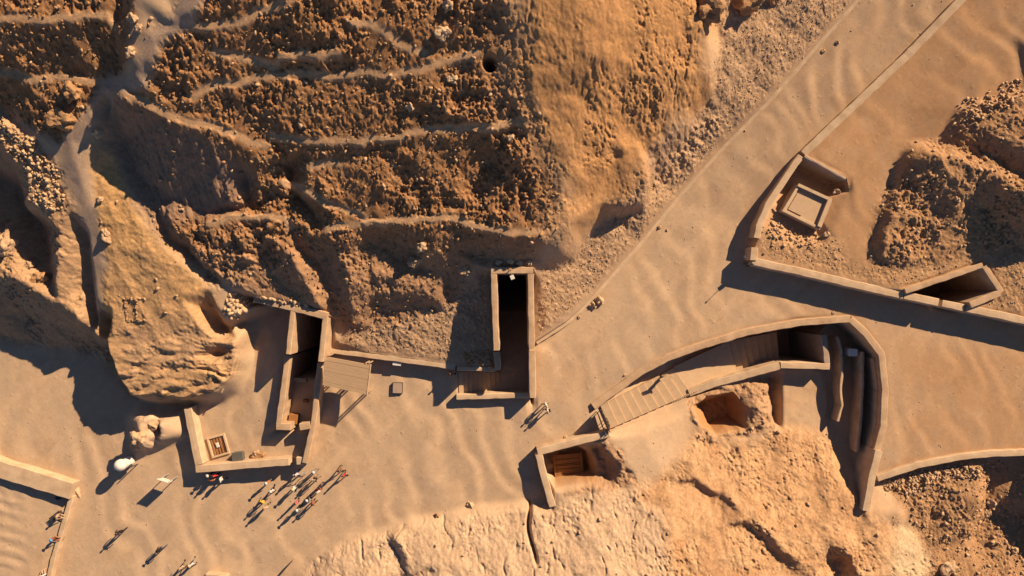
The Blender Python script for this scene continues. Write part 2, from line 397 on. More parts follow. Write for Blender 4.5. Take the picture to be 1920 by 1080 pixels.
# bottom right
L((1665, 918, -.9), (1700, 915, -.7), (1760, 905, -.5), (1815, 900, -.2), (1838, 885, -.8)); L((1838, 890, .1), (1828, 950, .3), (1812, 1000, -.4))
L((1850, 900, -1.6), (1850, 970, -2.0), (1830, 1005, -1.9)); L((1700, 985, -.4), (1740, 1020, -.6), (1800, 1010, -.9)); L((1630, 985, .6), (1680, 960, .2))
L((1745, 1085, -.3), (1690, 1085, 1.2)); L((1830, 1085, -.8), (1880, 1065, -1.3), (1930, 1050, -1.8)); L((1880, 940, -1.2), (1930, 930, -.6), (1930, 990, -2))
# hill to the east of the picture (its shadow reaches in)
L((1935, 820, 0), (1945, 780, .1), (2000, 730, .2), (2080, 690, .6)); L((1990, 800, 1.8), (2040, 760, 3.0)); L((1990, 850, 2.2), (1990, 900, 1.8), (2010, 980, 1.2)); L((2150, 800, 4), (2150, 950, 3))

# ------------------------------------------------------------------ walls and tomb entrances (their feet also shape the ground)
def tomb(u, v, label, group=None, cat='tomb entrance', name='tomb_entrance', z=0):
    return empty(name, W(u, v, z), 0, label, cat, group)

# A: western tomb with its walled yard
TA = tomb(570, 700, 'tawny tomb shaft with a walled sandy yard, beside the slatted shelter')
wall('back_wall', [(476, 560), (512, 568), (549, 577)], 3.7, 13, [4.0, 3.8, 3.6], .7, M_plaster, TA, bottom=.2)
wall('back_wall', [(549, 577), (613, 593)], 3.7, 13, [3.6, 3.2], -12.0, M_plaster, TA, bottom=-12.4, ground=False)
L((549, 576, 3.6, 3.7), (612, 592, 3.2, 3.7)); L((553, 580, -12, 3.7), (605, 593, -12, 3.7))
wall('side_wall', [(549, 583), (540, 664)], 3.68, 9, [-12.0, -12.0], [.7, .6], M_plaster, TA, bottom=-12.4)
wall('side_wall', [(539, 667), (532, 725), (522, 797)], 1.75, 11, [-12.0, -.7, -.4], [.6, .6, .5], M_plaster, TA, bottom=[-12.4, -1.4, -1.0])
wall('side_wall', [(610, 596), (601, 678)], 3.68, 10, [2.2, .5], [-12.0, -12.0], M_plaster, TA, bottom=-12.4)
wall('side_wall', [(600, 681), (594, 735), (588, 790), (571, 868)], 1.7, 10, [.0, 0, 0, 0], [-12.0, -.7, -.4, .3], M_plaster, TA, bottom=[-12.4, -1.4, -1, -.5])
wall('entrance_pier', [(518, 800), (544, 801)], 1.78, 13, .3, .3, M_plaster, TA, ground=False, bottom=-.8)
wall('entrance_pier', [(562, 801), (581, 798)], 1.78, 13, .3, .3, M_plaster, TA, ground=False, bottom=-.8)
wall('yard_wall', [(351, 765), (362, 820), (373, 871)], 1.5, 15, .3, 0, M_plaster2, TA)
wall('yard_wall', [(367, 880), (450, 873), (541, 866)], 1.5, 14, .3, 0, M_plaster2, TA)
wall('yard_wall', [(556, 865), (574, 864)], 1.52, 14, .3, 0, M_plaster2, TA)
L((543, 700, -12, 1.7), (594, 700, -12, 1.7)); L((542, 714, -.7, 1.7), (593, 714, -.7, 1.7)); L((532, 800, -.3), (578, 800, -.3)); L((530, 812, .3), (575, 812, .3)); L((420, 800, .35), (470, 830, .3))
# B: middle tomb
TB = tomb(960, 640, 'tall black tomb shaft in the middle, with side stairs behind a low wall')
wall('back_wall', [(921, 507), (1000, 507)], 4.6, 12, 4.1, -15, M_plaster, TB, bottom=-15.4, ground=False)
L((921, 505, 4.1, 4.6), (1000, 505, 4.1, 4.6)); L((928, 509, -15, 4.6), (993, 509, -15, 4.6))
wall('side_wall', [(926, 513), (928, 590), (931, 657)], 4.58, 11, [-15, -6.2, -3.2], [2.9, 1.8, 1.4], M_plaster, TB, bottom=-15.4)
wall('side_wall', [(931, 660), (934, 694)], 2.0, 11, [-3.2, -2.2], [1.3, 1.2], M_plaster, TB, bottom=[-7, -3])
wall('side_wall', [(995, 513), (996, 590), (997, 655)], 4.58, 11, [2.8, 1.4, .5], [-15, -6.2, -3.2], M_plaster, TB, bottom=-15.4)
wall('side_wall', [(997, 658), (999, 746)], 1.9, 12, [.1, 0], [-3.2, -1.9], M_plaster, TB, bottom=[-7, -3])
wall('stair_wall', [(928, 693), (857, 691)], 1.25, 8, [-1.8, -.1], [1.2, 1.1], M_plaster2, TB, bottom=[-2.4, -.6])
wall('front_wall', [(856, 745), (992, 741)], .85, 10, [-.1, -1.9], 0, M_plaster2, TB, bottom=[-.6, -2.6])
L((856, 700, 0), (856, 738, 0)); L((938, 704, -2.0), (938, 736, -2.0)); L((942, 694, -2.2), (986, 694, -2.2)); L((942, 640, -3.6), (984, 640, -3.6)); L((942, 590, -6), (984, 590, -6))
STAIR_B = TB
# C: eastern tomb, sunk behind the long wall
TC = tomb(1800, 530, 'sunken slanting tomb pit at the right, cut in behind the long retaining wall')
wall('side_wall', [(1698, 546), (1770, 522), (1843, 497)], 2.0, 10, 1.8, -7, M_plaster, TC, bottom=-8)
wall('back_wall', [(1846, 499), (1878, 548)], 2.0, 11, 1.8, -7, M_plaster, TC, bottom=-8)
wall('side_wall', [(1876, 549), (1820, 572)], 2.0, 12, 1.6, -7, M_plaster, TC, bottom=-8)
# D: south-eastern tomb with stairs and sunken court
TD = tomb(1400, 670, 'long sunken tomb court with pale descending stairs inside a bent outer wall')
OUT = [(1112, 762), (1160, 728), (1200, 698), (1250, 672), (1300, 653), (1400, 623), (1500, 605), (1594, 598), (1624, 626), (1653, 664), (1660, 730), (1657, 800), (1640, 862)]
wall('outer_wall', OUT[:8], .3, 13, 0.05, [-.3, -.8, -1.6, -2.0, -2.8, -3.6, -10, -3.6], M_plaster, TD, bottom=[-.9, -1.4, -2.2, -2.6, -3.4, -4.4, -10.5, -4.2], batter=0.0)
wall('outer_wall', OUT[7:], [.3, .3, .3, .3, .35, .4], 13, .05, [-3.6, -3.5, -3.4, -3.2, -2.8, -2.2], M_plaster, TD, bottom=[-4.2]*6)
wall('outer_wall', [(1648, 845), (1636, 890), (1624, 958)], [.75, .75, .75], 14, [.0, -.2, .3], [-2.2, -1.4, -.1], M_plaster2, TD, bottom=-2.8)
wall('stair_side_wall', [(1292, 737), (1340, 719), (1400, 703), (1462, 686)], [-1.75, -1.6, -1.45, -1.35], 14, [-2.6, -3.1, -3.6, -4.8], [-1.5, -1.7, -2.2, -2.6], M_plaster2, TD, bottom=[-3, -3.6, -4.2, -5])
wall('shaft_wall', [(1464, 685), (1520, 686), (1556, 688)], -1.3, 12, [-10, -10, -10], [-2.5, -2.6, -3.0], M_plaster2, TD, bottom=-10.5)
wall('shaft_wall', [(1551, 683), (1545, 628)], -1.35, 11, -10, -3.2, M_conc, TD, bottom=-10.5)
wall('court_wall', [(1570, 632), (1578, 655), (1579, 700), (1576, 735), (1579, 760), (1571, 790)], -1.5, 5, -2.9, -2.9, M_plaster, TD, ground=False, bottom=-3.6)
wall('court_wall', [(1618, 660), (1618, 720), (1615, 780), (1608, 848)], [-1.0, -1.0, -1.0, -1.1], 5, -3, -3, M_plaster, TD, ground=False, bottom=-3.6)
wall('court_ledge', [(1641, 672), (1648, 732), (1645, 798), (1628, 862)], -.35, 6, -3, -3, M_plaster, TD, ground=False, bottom=-3.8)
q_ = -1.3
L((1456, 640, -10, q_), (1458, 676, -10, q_)); L((1448, 642, -5.2, q_), (1448, 678, -5.2, q_)); L((1400, 650, -3.8, q_), (1400, 690, -3.8, q_))
L((1540, 640, -10, q_), (1540, 672, -10, q_))
L((1560, 632, -3.2, q_), (1566, 700, -3.2, q_), (1566, 790, -3.1, q_), (1588, 850, -2.6, q_), (1604, 890, -1.7, q_)); L((1604, 650, -3.2, q_), (1604, 760, -3.2, q_), (1606, 830, -2.9, q_), (1612, 880, -2.1, q_))
L((1462, 700, -2.8, -2.8), (1538, 702, -2.9, -2.9), (1552, 760, -2.9, -2.9), (1540, 796, -2.6, -2.6)); L((1464, 704, -2.8, -2.8), (1466, 800, -2.4, -2.4))
L((1459, 706, -4.2, -2.8), (1461, 796, -3.8, -2.8)); L((1446, 712, -4.0, -2.8), (1446, 740, -3.8, -2.8))
# stair corridor floor (south edge), lower than the sand beside it
L((1140, 806, -.3), (1240, 768, -1.5), (1330, 726, -2.7)); L((1142, 812, .35), (1242, 775, -1.1), (1332, 733, -2.0)); L((1118, 772, -.15), (1134, 802, -.15))
# E: pit with wooden door, walled corner
TE = tomb(1040, 880, 'walled corner pit with a wooden hatch at the lower middle, cut into pale rock')
wall('corner_wall', [(1008, 848), (1075, 830), (1142, 814)], [1.35, 1.35, 1.3], 13, 0, [-1.8, -1.2, .9], M_plaster2, TE, bottom=[-2.8, -2.8, -.5])
wall('corner_wall', [(1010, 852), (1020, 895), (1036, 950)], 1.34, 13, [-2.0, -2.0, 1.2], 0, M_plaster2, TE, bottom=[-2.8, -2.8, -.6])

def lone_wall(label, pts, z, w, zl, zr, mat, name='boundary_wall', group=None, **k):
    o = wall(name, pts, z, w, zl, zr, mat, **k); tag(o, label, 'wall', group); return o
lone_wall('low tan wall between the slatted shelter and the middle tomb, holding back gravel', [(616, 656), (700, 666), (780, 677), (854, 687)], 1.12, 13, 1.1, 0, M_plaster2)
lone_wall('low kerb wall along the left edge of the rising road', [(1005, 641), (1060, 606), (1086, 583), (1130, 535), (1200, 455), (1270, 371), (1350, 281), (1440, 190), (1530, 86), (1612, -6), (1690, -98)],
          [.3, .3, .25, .22, .2, .36, .75, 1.45, 2.15, 2.85, 3.5], 11, [.6, .5, .4, .3, .3, .4, .8, 1.5, 2.2, 2.9, 3.6], [0, 0, 0, 0, 0, .15, .55, 1.25, 1.95, 2.65, 3.3], M_plaster2, name='kerb_wall')
lone_wall('long straight parapet along the right edge of the rising road', [(1900, -100), (1812, -10), (1700, 105), (1600, 200), (1507, 288)],
          [4.4, 3.55, 2.75, 2.2, 1.8], 14, [4.0, 3.2, 2.4, 1.85, 1.6], [3.8, 3.05, 2.2, 1.6, 1.15], M_plaster2, name='parapet_wall')
lone_wall('curved retaining wall down from the parapet to the lamp post corner', [(1502, 292), (1497, 299), (1470, 338), (1440, 385), (1423, 425), (1419, 446)],
          [1.78, 1.77, 1.7, 1.7, 1.7, 1.7], 12, [1.6, 0, -.3, .7, 1.3, 1.5], [1.1, 1.05, .7, .25, 0, 0], M_plaster2, name='retaining_wall')
lone_wall('short wall stub at the corner beside the dark gap', [(1415, 464), (1413, 488)], 1.75, 13, 1.5, 0, M_plaster2, name='retaining_wall')
lone_wall('long straight retaining wall casting a broad shadow across the right of the road', [(1411, 490), (1500, 509), (1600, 533), (1694, 554)],
          1.65, 14, 1.45, 0, M_plaster2, name='retaining_wall')
lone_wall('wall section in front of the slanting eastern tomb pit', [(1696, 554), (1760, 567.5)], 1.65, 14, [1.4, -7], 0, M_plaster2, name='retaining_wall', bottom=-8)
lone_wall('short wall section set between two joints before the eastern tomb pit', [(1767, 569), (1808, 577.5)], 1.63, 13, [-7, -7], 0, M_plaster2, name='retaining_wall', bottom=-8)
lone_wall('last stretch of retaining wall leaving at the right picture edge', [(1812, 578), (1870, 590), (1925, 602), (2060, 632)], 1.65, 14, 1.45, 0, M_plaster2, name='retaining_wall')
lone_wall('curving low wall above the rubble at the lower right', [(1646, 897), (1720, 873), (1800, 857), (1860, 851), (1940, 848), (2050, 848)], .42, 12, 0.02, [-.9, -1.0, -1.1, -1.1, -1.1, -1], M_plaster2)
lone_wall('thin rough wall along the top of the square recess', [(1509, 292), (1548, 314), (1586, 335)], [1.9, 1.9, 1.8], 6, 1.75, [-.7, -.7, -.4], M_conc, name='recess_wall')
lone_wall('thick bright plastered wall at the lower left edge', [(-160, 817), (0, 881), (133, 921)], 1.15, 31, 0, .45, M_plaster2)
lone_wall('low bench wall with a seated figure at the lower left', [(134, 930), (118, 985), (98, 1050), (90, 1090)], .62, 9, 0, .35, M_plaster2, name='bench_wall')
# recess round the square slab, ground inside
L((1482, 345, -.5, 1.7), (1508, 304, -.7, 2), (1570, 338, -.6, 2)); L((1576, 348, -.2, 1.8), (1592, 360, 1.5), (1560, 440, 1.55)); L((1452, 410, .8), (1490, 440, .7), (1535, 445, .8)); L((1440, 430, 1.4), (1480, 458, 1.5), (1540, 458, 1.5))
L((1520, 380, .4), (1490, 380, .4))
L((-150, 950, .45), (-150, 1150, .45)); L((60, 1000, .42), (80, 1090, .4))

# ------------------------------------------------------------------ ground surface: triangulate breaklines, sample on a grid
vs = [Vector((p[0], p[1])) for p in VERTS]
cv, ce, cf, ov, oe, of_ = delaunay_2d_cdt(vs, EDGES, [], 0, 1e-4)
cz = np.full(len(cv), np.nan)
for i, src in enumerate(ov):
    if src: cz[i] = np.mean([VERTS[s][2] for s in src])
c2 = np.array([(v.x, v.y) for v in cv])
for i in np.where(np.isnan(cz))[0]:               # crossings: from the nearest breakline ends
    src = {e for k, ed in enumerate(ce) if i in ed for e in oe[k]}
    zs = []
    for e in src:
        if e < len(EDGES):
            a, b = EDGES[e]; pa = np.array(VERTS[a]); pb = np.array(VERTS[b])
            d = pb[:2]-pa[:2]; t = np.clip(np.dot(c2[i]-pa[:2], d)/max(1e-9, np.dot(d, d)), 0, 1)
            zs.append(pa[2]+(pb[2]-pa[2])*t)
    cz[i] = np.mean(zs) if zs else 0.0
def axis(half, step, far):
    a = list(np.arange(-half, half+step/2, step)); d = step; x = half
    out = []
    while x < far:
        d *= 1.25; x += d; out.append(x)
    return np.array([-q for q in out[::-1]]+a+out)
GX = axis(57.0, 0.09, 420); GY = axis(33.5, 0.09, 420)
NX, NY = len(GX), len(GY)
X, Y = np.meshgrid(GX, GY, indexing='ij')
# natural edges wander a little: sample the surface at warped places away from walls
near = np.zeros((NX, NY))
for p in WALLPTS:
    i = np.searchsorted(GX, p.x); j = np.searchsorted(GY, p.y)
    if 0 < i < NX and 0 < j < NY: near[max(0, i-3):i+4, max(0, j-3):j+4] = 1
near = np.clip(blur(near, 5, 2)*2.0, 0, 1)
def sample(Xq, Yq):
    Z = np.full(Xq.shape, np.nan)
    tri = []
    for f in cf:
        for k in range(1, len(f)-1): tri.append((f[0], f[k], f[k+1]))
    for a, b, c in tri:
        pa, pb, pc = c2[a], c2[b], c2[c]
        x0, x1 = min(pa[0], pb[0], pc[0])-1.3, max(pa[0], pb[0], pc[0])+1.3
        y0, y1 = min(pa[1], pb[1], pc[1])-1.3, max(pa[1], pb[1], pc[1])+1.3
        i0, i1 = np.searchsorted(GX, x0), np.searchsorted(GX, x1); j0, j1 = np.searchsorted(GY, y0), np.searchsorted(GY, y1)
        if i0 >= i1 or j0 >= j1: continue
        det = (pb[1]-pc[1])*(pa[0]-pc[0])+(pc[0]-pb[0])*(pa[1]-pc[1])
        if abs(det) < 1e-12: continue
        xx = Xq[i0:i1, j0:j1]-pc[0]; yy = Yq[i0:i1, j0:j1]-pc[1]
        l1 = ((pb[1]-pc[1])*xx+(pc[0]-pb[0])*yy)/det
        l2 = ((pc[1]-pa[1])*xx+(pa[0]-pc[0])*yy)/det
        l3 = 1-l1-l2
        m = (l1 >= -1e-6) & (l2 >= -1e-6) & (l3 >= -1e-6)
        z = l1*cz[a]+l2*cz[b]+l3*cz[c]
        sub = Z[i0:i1, j0:j1]; sub[m] = z[m]
    return Z
wx = fbm(X/2.6, Y/2.6, 4, off=3)*0.75+fbm(X/.8, Y/.8, 2, off=5)*.18
wy = fbm(X/2.6, Y/2.6, 4, off=9)*0.75+fbm(X/.8, Y/.8, 2, off=15)*.18
kw = 1-near
Zt = sample(X, Y)
Zt = np.where(np.isnan(Zt), 0, Zt)

# where each ground point shows (used only to place kinds of ground)
U = 960+X/(S*(H-Zt)/H); V = 540-Y/(S*(H-Zt)/H)
eu = fbm(X/1.7, Y/1.7, 4, off=21)*22; ev = fbm(X/1.7, Y/1.7, 4, off=25)*22
def zone(poly, soft=4, warp=0.5):
    return blur(inpoly(U+eu*warp, V+ev*warp, poly).astype(float), soft, 2)
rubble = zone([(400, -600), (930, -600), (950, 0), (985, 120), (1030, 240), (1050, 330), (1050, 440), (1005, 500), (900, 500), (845, 575), (760, 612), (650, 640), (610, 590), (470, 552), (430, 540), (340, 490), (240, 370),
               (200, 240), (215, 170), (260, 150), (265, 120), (280, 70), (330, 30)], 7, .9)
rubble = np.maximum(rubble, zone([(-500, -600), (240, -600), (250, 60), (235, 120), (200, 150), (180, 210), (110, 270), (60, 240), (0, 205), (-500, 180)]))
gully = zone([(215, 178), (300, 222), (385, 255), (440, 290), (480, 330), (440, 400), (330, 415), (300, 440), (240, 380), (200, 290), (190, 220)], 6)
path = zone([(395, -40), (360, 40), (300, 75), (282, 130), (275, 165), (225, 175), (200, 180), (172, 225), (150, 280), (165, 340), (185, 440), (205, 500), (185, 520), (160, 400), (130, 330), (120, 260), (160, 215), (195, 150),
             (240, 145), (258, 110), (262, 80), (330, 20), (345, -40)], 3, .3)
eastrock = zone([(930, -600), (1360, -600), (1345, 100), (1330, 170), (1230, 330), (1210, 395), (1140, 400), (1060, 480), (1045, 330), (985, 200), (940, 60)], 10, 4.2)
slab = zone([(180, 265), (215, 290), (250, 390), (300, 455), (395, 540), (420, 600), (450, 640), (440, 700), (400, 740), (340, 765), (240, 740), (200, 690), (190, 600), (195, 500), (180, 380), (170, 300)], 3, .3)
westrock = zone([(-500, 205), (0, 215), (60, 255), (110, 320), (160, 430), (180, 560), (188, 620), (215, 670), (0, 640), (-500, 620)], 4, .4)
scree = zone([(1005, 500), (1060, 490), (1140, 405), (1230, 330), (1330, 180), (1350, 80), (1345, -200), (1800, -200), (1612, -6), (1440, 190), (1270, 372), (1130, 536), (1005, 640)], 4, .3)
scree = np.maximum(scree, zone([(620, 640), (760, 600), (845, 560), (925, 500), (930, 690), (855, 690), (620, 655)], 3, .3))
lumpz = zone([(238, 785), (262, 772), (300, 786), (308, 825), (285, 850), (250, 846)], 2, .2)
botrock = zone([(500, 1300), (560, 1080), (600, 1045), (655, 1015), (735, 990), (830, 968), (960, 948), (1045, 945), (1110, 910), (1190, 915), (1240, 960), (1290, 1080), (1290, 1300)], 3, .3); botrock = np.maximum(botrock, lumpz)
pitr = zone([(1285, 752), (1330, 728), (1400, 712), (1456, 706), (1460, 802), (1400, 815), (1330, 835)], 2, .4)+zone([(1108, 832), (1135, 828), (1165, 850), (1198, 912), (1110, 922), (1045, 925), (1110, 905)], 2, .4)
slope = zone([(1180, 920), (1250, 890), (1310, 800), (1400, 830), (1460, 800), (1550, 805), (1610, 920), (1625, 970), (1720, 980), (1760, 1080), (1760, 1300), (1290, 1300), (1240, 960)], 6)
mound = zone([(1702, 270), (1780, 262), (1800, 205), (1925, 160), (2400, 100), (2400, 470), (1925, 472), (1820, 485), (1740, 500), (1640, 500), (1622, 470), (1655, 380)], 4, .4)
slope = np.maximum(slope, np.clip(pitr, 0, 1))
gravel2 = zone([(1425, 440), (1450, 400), (1480, 440), (1560, 440), (1600, 500), (1700, 500), (1850, 480), (2000, 470), (2000, 590), (1900, 590), (1500, 500), (1425, 480)], 6)
lowrub = zone([(1660, 905), (1840, 870), (1990, 860), (2300, 900), (2300, 1300), (1760, 1300), (1740, 1030), (1700, 960)], 5)
eng = np.zeros_like(X)                               # built interiors stay clean
for poly in ([(545, 575), (615, 592), (600, 690), (592, 790), (575, 870), (520, 815), (535, 700)], [(915, 500), (1005, 500), (1005, 750), (850, 750), (850, 700), (925, 695)], [(1690, 550), (1845, 492), (1885, 550), (1815, 578)],
             [(1110, 765), (1200, 695), (1400, 615), (1600, 590), (1660, 660), (1660, 800), (1625, 960), (1612, 900), (1560, 800), (1560, 700), (1465, 690), (1340, 725), (1140, 810)],
             [(1465, 700), (1540, 700), (1556, 790), (1466, 800)], [(1024, 846), (1090, 836), (1112, 850), (1120, 905), (1042, 912)], [(1298, 758), (1335, 738), (1378, 730), (1402, 760), (1400, 806), (1345, 820), (1312, 804)], [(1455, 300), (1600, 340), (1540, 450), (1440, 440)]):
    eng = np.maximum(eng, inpoly(U, V, poly).astype(float))
eng = np.clip(blur(eng, 3, 2), 0, 1)
led = np.zeros((NX, NY))
for ln in LEDGES:
    for a, b in zip(ln, ln[1:]):
        m = max(2, int(math.dist(a[:2], b[:2])/0.1))
        for k in range(m):
            x = a[0]+(b[0]-a[0])*k/m; y = a[1]+(b[1]-a[1])*k/m
            i = np.clip(np.searchsorted(GX, x), 0, NX-1); j = np.clip(np.searchsorted(GY, y), 0, NY-1); x -= wx[i, j]*.7; y -= wy[i, j]*.7
            i = np.searchsorted(GX, x); j = np.searchsorted(GY, y)
            if 1 < i < NX-1 and 1 < j < NY-1: led[i-2:i+3, j-2:j+3] = 1
led = np.clip(blur(led, 2, 1)*1.5, 0, 1)

rubble = rubble*(1-path)*(1-slab)*(1-eastrock*.8); nat = np.clip(rubble+eastrock+slab+westrock+scree+botrock+slope+mound+lowrub+path+gravel2, 0, 1)*(1-eng)*(1-near)
kn = blur(nat, 5, 2)*kw
Zt = sample(X+wx*kn*.7, Y+wy*kn*.7); Zt = np.where(np.isnan(Zt), 0, Zt)
Zs = blur(Zt, 2, 2); Zf = blur(Zt, 3, 2); fl = (1-np.clip(nat, 0, 1))*(1-near)*(1-eng)
Zr = blur(Zt, 1, 1); Z = Zt*(1-nat-fl)+(Zs*(1-np.clip(rubble, 0, 1))+Zr*np.clip(rubble, 0, 1))*nat+Zf*fl
# ---- relief of each kind of ground
rb = np.clip((rubble+lowrub*.6+mound*.45)*(1-led*.95)*(1-gully*.85), 0, 1)*(1-near)*(1-eng)
s1, w1 = stones(X/1.3, Y/1.3); s2, w2 = stones(X/.52, Y/.52, 31.3); s3, w3 = stones(X/.3, Y/.3, 77.7)
lump = fbm(X/2.4, Y/2.4, 4, off=40)
rb = rb*(1-.75*sstep(.12, .38, fbm(X/1.5+Y/9, Y/6, 3, off=161)))*(.55+.75*sstep(-.3, .35, fbm(X/4, Y/4, 3, off=163)))
rough = ridged(X/1.25, Y/1.25, 5, 44)
Z = Z+rb*(lump*.45+rough*.15+ridged(X/.38, Y/.56, 3, 46)*.135+fbm(X/.17, Y/.24, 2, off=47)*.12+s2*.12*(w2 > .65)+s3*.05-.1)
rill = fbm(X/.45+fbm(X/2, Y/2, 2, off=7)*.8, Y/2.2, 4, off=60)
ev_ = .35+.9*sstep(-.2, .35, fbm(X/5, Y/5, 3, off=68))
Z = Z+eastrock*(1-near)*(ev_*(rill*.05+ridged(X/1.1+Y/4, Y/1.9, 5, 3)*.06+fbm(X/.22, Y/.3, 3, off=66)*.10)-.16*sstep(.55, .9, ridged(X/.9+fbm(X/2, Y/2, 2, off=2), Y/3.2, 3, 29))*ev_+lump*.2)
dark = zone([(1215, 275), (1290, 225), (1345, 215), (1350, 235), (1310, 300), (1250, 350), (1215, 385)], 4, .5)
Z = Z+dark*(s2*.22+rough*.2+fbm(X/.3, Y/.3, 3, off=48)*.15)*(1-near)
frac = ridged(X/2.2+Y/5, Y/2.4-X/6, 5, 8)
Z = Z+(slab*.5+westrock*.8+mound*.7)*(1-near)*(frac*.28+fbm(X/.7, Y/.7, 3, off=12)*.10+fbm(X/.25, Y/.25, 3, off=17)*.07)
strat = slab*sstep(600, 660, V)                      # bedded end of the slab
zz = (Z+.3*fbm(X/2.5, Y/1.6, 4, off=71))/.5
Z = Z+strat*.5*(sstep(.25, .75, zz-np.floor(zz))-(zz-np.floor(zz)))*.9
Z = Z+(scree+gravel2*.9)*(1-near)*(1-eng)*(s3*.09+s2*.05*(w2 > .6)+fbm(X/.28, Y/.28, 3, off=13)*.07+fbm(X/1.3, Y/1.3, 3, off=14)*.12)
bed = ridged(X/3.2+Y/1.4*.4, Y/1.1-X/5, 5, 19)
crk = sstep(.62, .92, ridged(X/1.5+fbm(X/3, Y/3, 2, off=4), Y/3.4+X/9, 3, 35))
Z = Z+botrock*(1-near)*(fbm(X/2.4+Y/6, Y/3.5, 4, off=33)*.22+frac*.08-crk*.22+fbm(X/.24, Y/.4, 3, off=3)*.06)
Z = Z+slope*(1-near)*(1-eng)*(fbm(X/2.2, Y/2.2, 3, off=23)*.28+fbm((X-Y)/.7+fbm(X, Y, 2, off=2), (X+Y)/2.0, 4, off=3)*.12+fbm(X/.25, Y/.25, 3, off=13)*.09*(.3+sstep(-.1, .4, fbm(X/4, Y/4, 3, off=91)))+s3*.10*(w3 > .7))
rk = np.clip(slope*.75+botrock*.6+slab*.2+strat*.3+eastrock*.8+westrock*.7+mound, 0, 1)*(1-near)*(1-eng)
patch = .12+.88*sstep(-.05, .3, fbm(X/4, Y/4, 4, off=111))
fl_ = fbm(X/.30+fbm(X/.9, Y/.9, 2, off=5)*.6, Y/.42, 4, off=113)
Z = Z-rk*patch*(.20*sstep(.12, .45, fl_)+.10*sstep(.1, .5, fbm(X/.16, Y/.16, 2, off=117)))
Z = Z+gully*(1-near)*(fbm(X/.5+Y/5, Y/2.5, 4, off=119)*.22+fbm(X/.25, Y/.25, 2, off=120)*.06)
Z = Z+strat*(1-near)*(fbm(X/2.2+Y/3, (Y+X*.12+.5*fbm(X/2, Y/2, 2, off=6))/.5, 4, off=121)*.26*(.3+patch))
Z = Z-strat*1.3*np.exp(-((U-398)/24)**2-((V-664)/11)**2)
heap = zone([(0, 222), (60, 262), (110, 330), (118, 400), (60, 380), (40, 320), (0, 280)], 2, .2)
Z = Z+heap*(s2*.35+s3*.15)
# dark cleft in the outcrop
cx, cy = W(996, 1000, 2)[:2]
cl = np.exp(-((X-cx-.25*np.sin(Y*1.1)-(cy-Y)*.09)/.16)**2)*sstep(0, 1, (3.0-np.abs(Y-cy)))
Z = Z-cl*1.1
Z = Z-np.exp(-(((U-918)/11)**2+((V-118)/13)**2)**2)*2.4      # small cave on the hill
# sand: wind drifts, tracks, pebbles
flat = (1-np.clip(nat+eng, 0, 1))
xr = X+fbm(X/9, Y/9, 3, off=51)*5.5; yr = Y+fbm(X/9, Y/9, 3, off=55)*5.5
ph = (xr*.95+yr*.22)/3.0+fbm(X/5, Y/5, 2, off=58)*.5
tt = ph-np.floor(ph)
drift = np.where(tt < .72, tt/.72, (1-tt)/.28)
amp = np.clip(.45+.9*fbm(X/8, Y/8, 2, off=59), .1, 1)
Z = Z+flat*(1-near*.8)*(blur(drift, 3, 2)*.165*amp+fbm(X/1.2, Y/1.2, 3, off=61)*.010+fbm(X/.35, Y/.35, 2, off=63)*.005+s3*.03*(w3 > .95))
Z = Z+eng*(1-near)*fbm(X/.9, Y/.9, 3, off=81)*.03
# tyre-like raked furrows on the floor at the lower left
n_f = fbm(X/3, Y/3, 3, off=140)+.4
fur = zone([(-200, 900), (40, 930), (45, 1060), (-200, 1100)], 6, 0)
Z = Z+fur*(.02+.035*np.clip(n_f, 0, 1))*np.sin(((Y*.95+X*.3)+fbm(X/3, Y/1.5, 3, off=141)*.45)/.2)

# ---- colours of the ground itself
def C(r, g, b): return np.array(srgb(r, g, b))
def mixc(a, b, t): return a*(1-t[..., None])+b*t[..., None]
n1 = fbm(X/6, Y/6, 4, off=101)*.5+.5; n2 = fbm(X/1.5, Y/1.5, 4, off=103)*.5+.5; n3 = fbm(X/.4, Y/.4, 3, off=105)*.5+.5
sandc = np.array((.435, .318, .200)); sandw = np.array((.41, .26, .142)); sandg = np.array((.385, .292, .196))
Cc = np.broadcast_to(sandc, X.shape+(3,)).copy()
warm = np.clip(sstep(1150, 1750, U)*.8+sstep(.55, .8, n1)*.3, 0, 1)
east = zone([(1812, -10), (1507, 290), (1420, 440), (1420, 480), (1920, 595), (2300, 640), (2300, -300), (1950, -150)], 2, 0)
warm = np.clip(warm*.55+east*.75+sstep(1660, 1720, U)*sstep(620, 680, V)*.4, 0, 1)
Cc = mixc(Cc, sandw*np.array((.93, .90, .86)), warm)
Cc = mixc(Cc, sandg, sstep(.4, .75, n2)*.5*(1-warm*.6))
trod = sstep(.1, .5, fbm((X*.72+Y*.69)/9, (X*.69-Y*.72)/1.1, 4, off=151))
Cc = mixc(Cc, Cc*np.array((1.10, 1.09, 1.08)), trod*.7)
Cc = mixc(Cc, Cc*np.array((.86, .84, .82)), sstep(.2, .55, fbm(X/2.2, Y/2.2, 5, off=155))*.6)
Cc = Cc*(0.94+.12*n3[..., None])
rbc = mixc(np.broadcast_to(np.array((.30, .16, .072)), X.shape+(3,)), np.array((.37, .215, .108)), n2)
stonec = mixc(np.broadcast_to(np.array((.25, .128, .054)), X.shape+(3,)), np.array((.45, .285, .155)), np.clip(w2*.6+w1*.4+.6*(w3-.5), 0, 1)**1.5)
rbc = mixc(rbc, stonec, np.full_like(X, .65))
ledc = np.array((.46, .30, .165))
rbc = mixc(rbc, np.array((.36, .235, .14)), sstep(395, 520, V)*.55)
rbc = mixc(rbc, ledc, led*.9)
rbc = mixc(rbc, np.array((.27, .185, .125)), gully*.8)
Cc = mixc(Cc, rbc, np.clip(rubble, 0, 1))
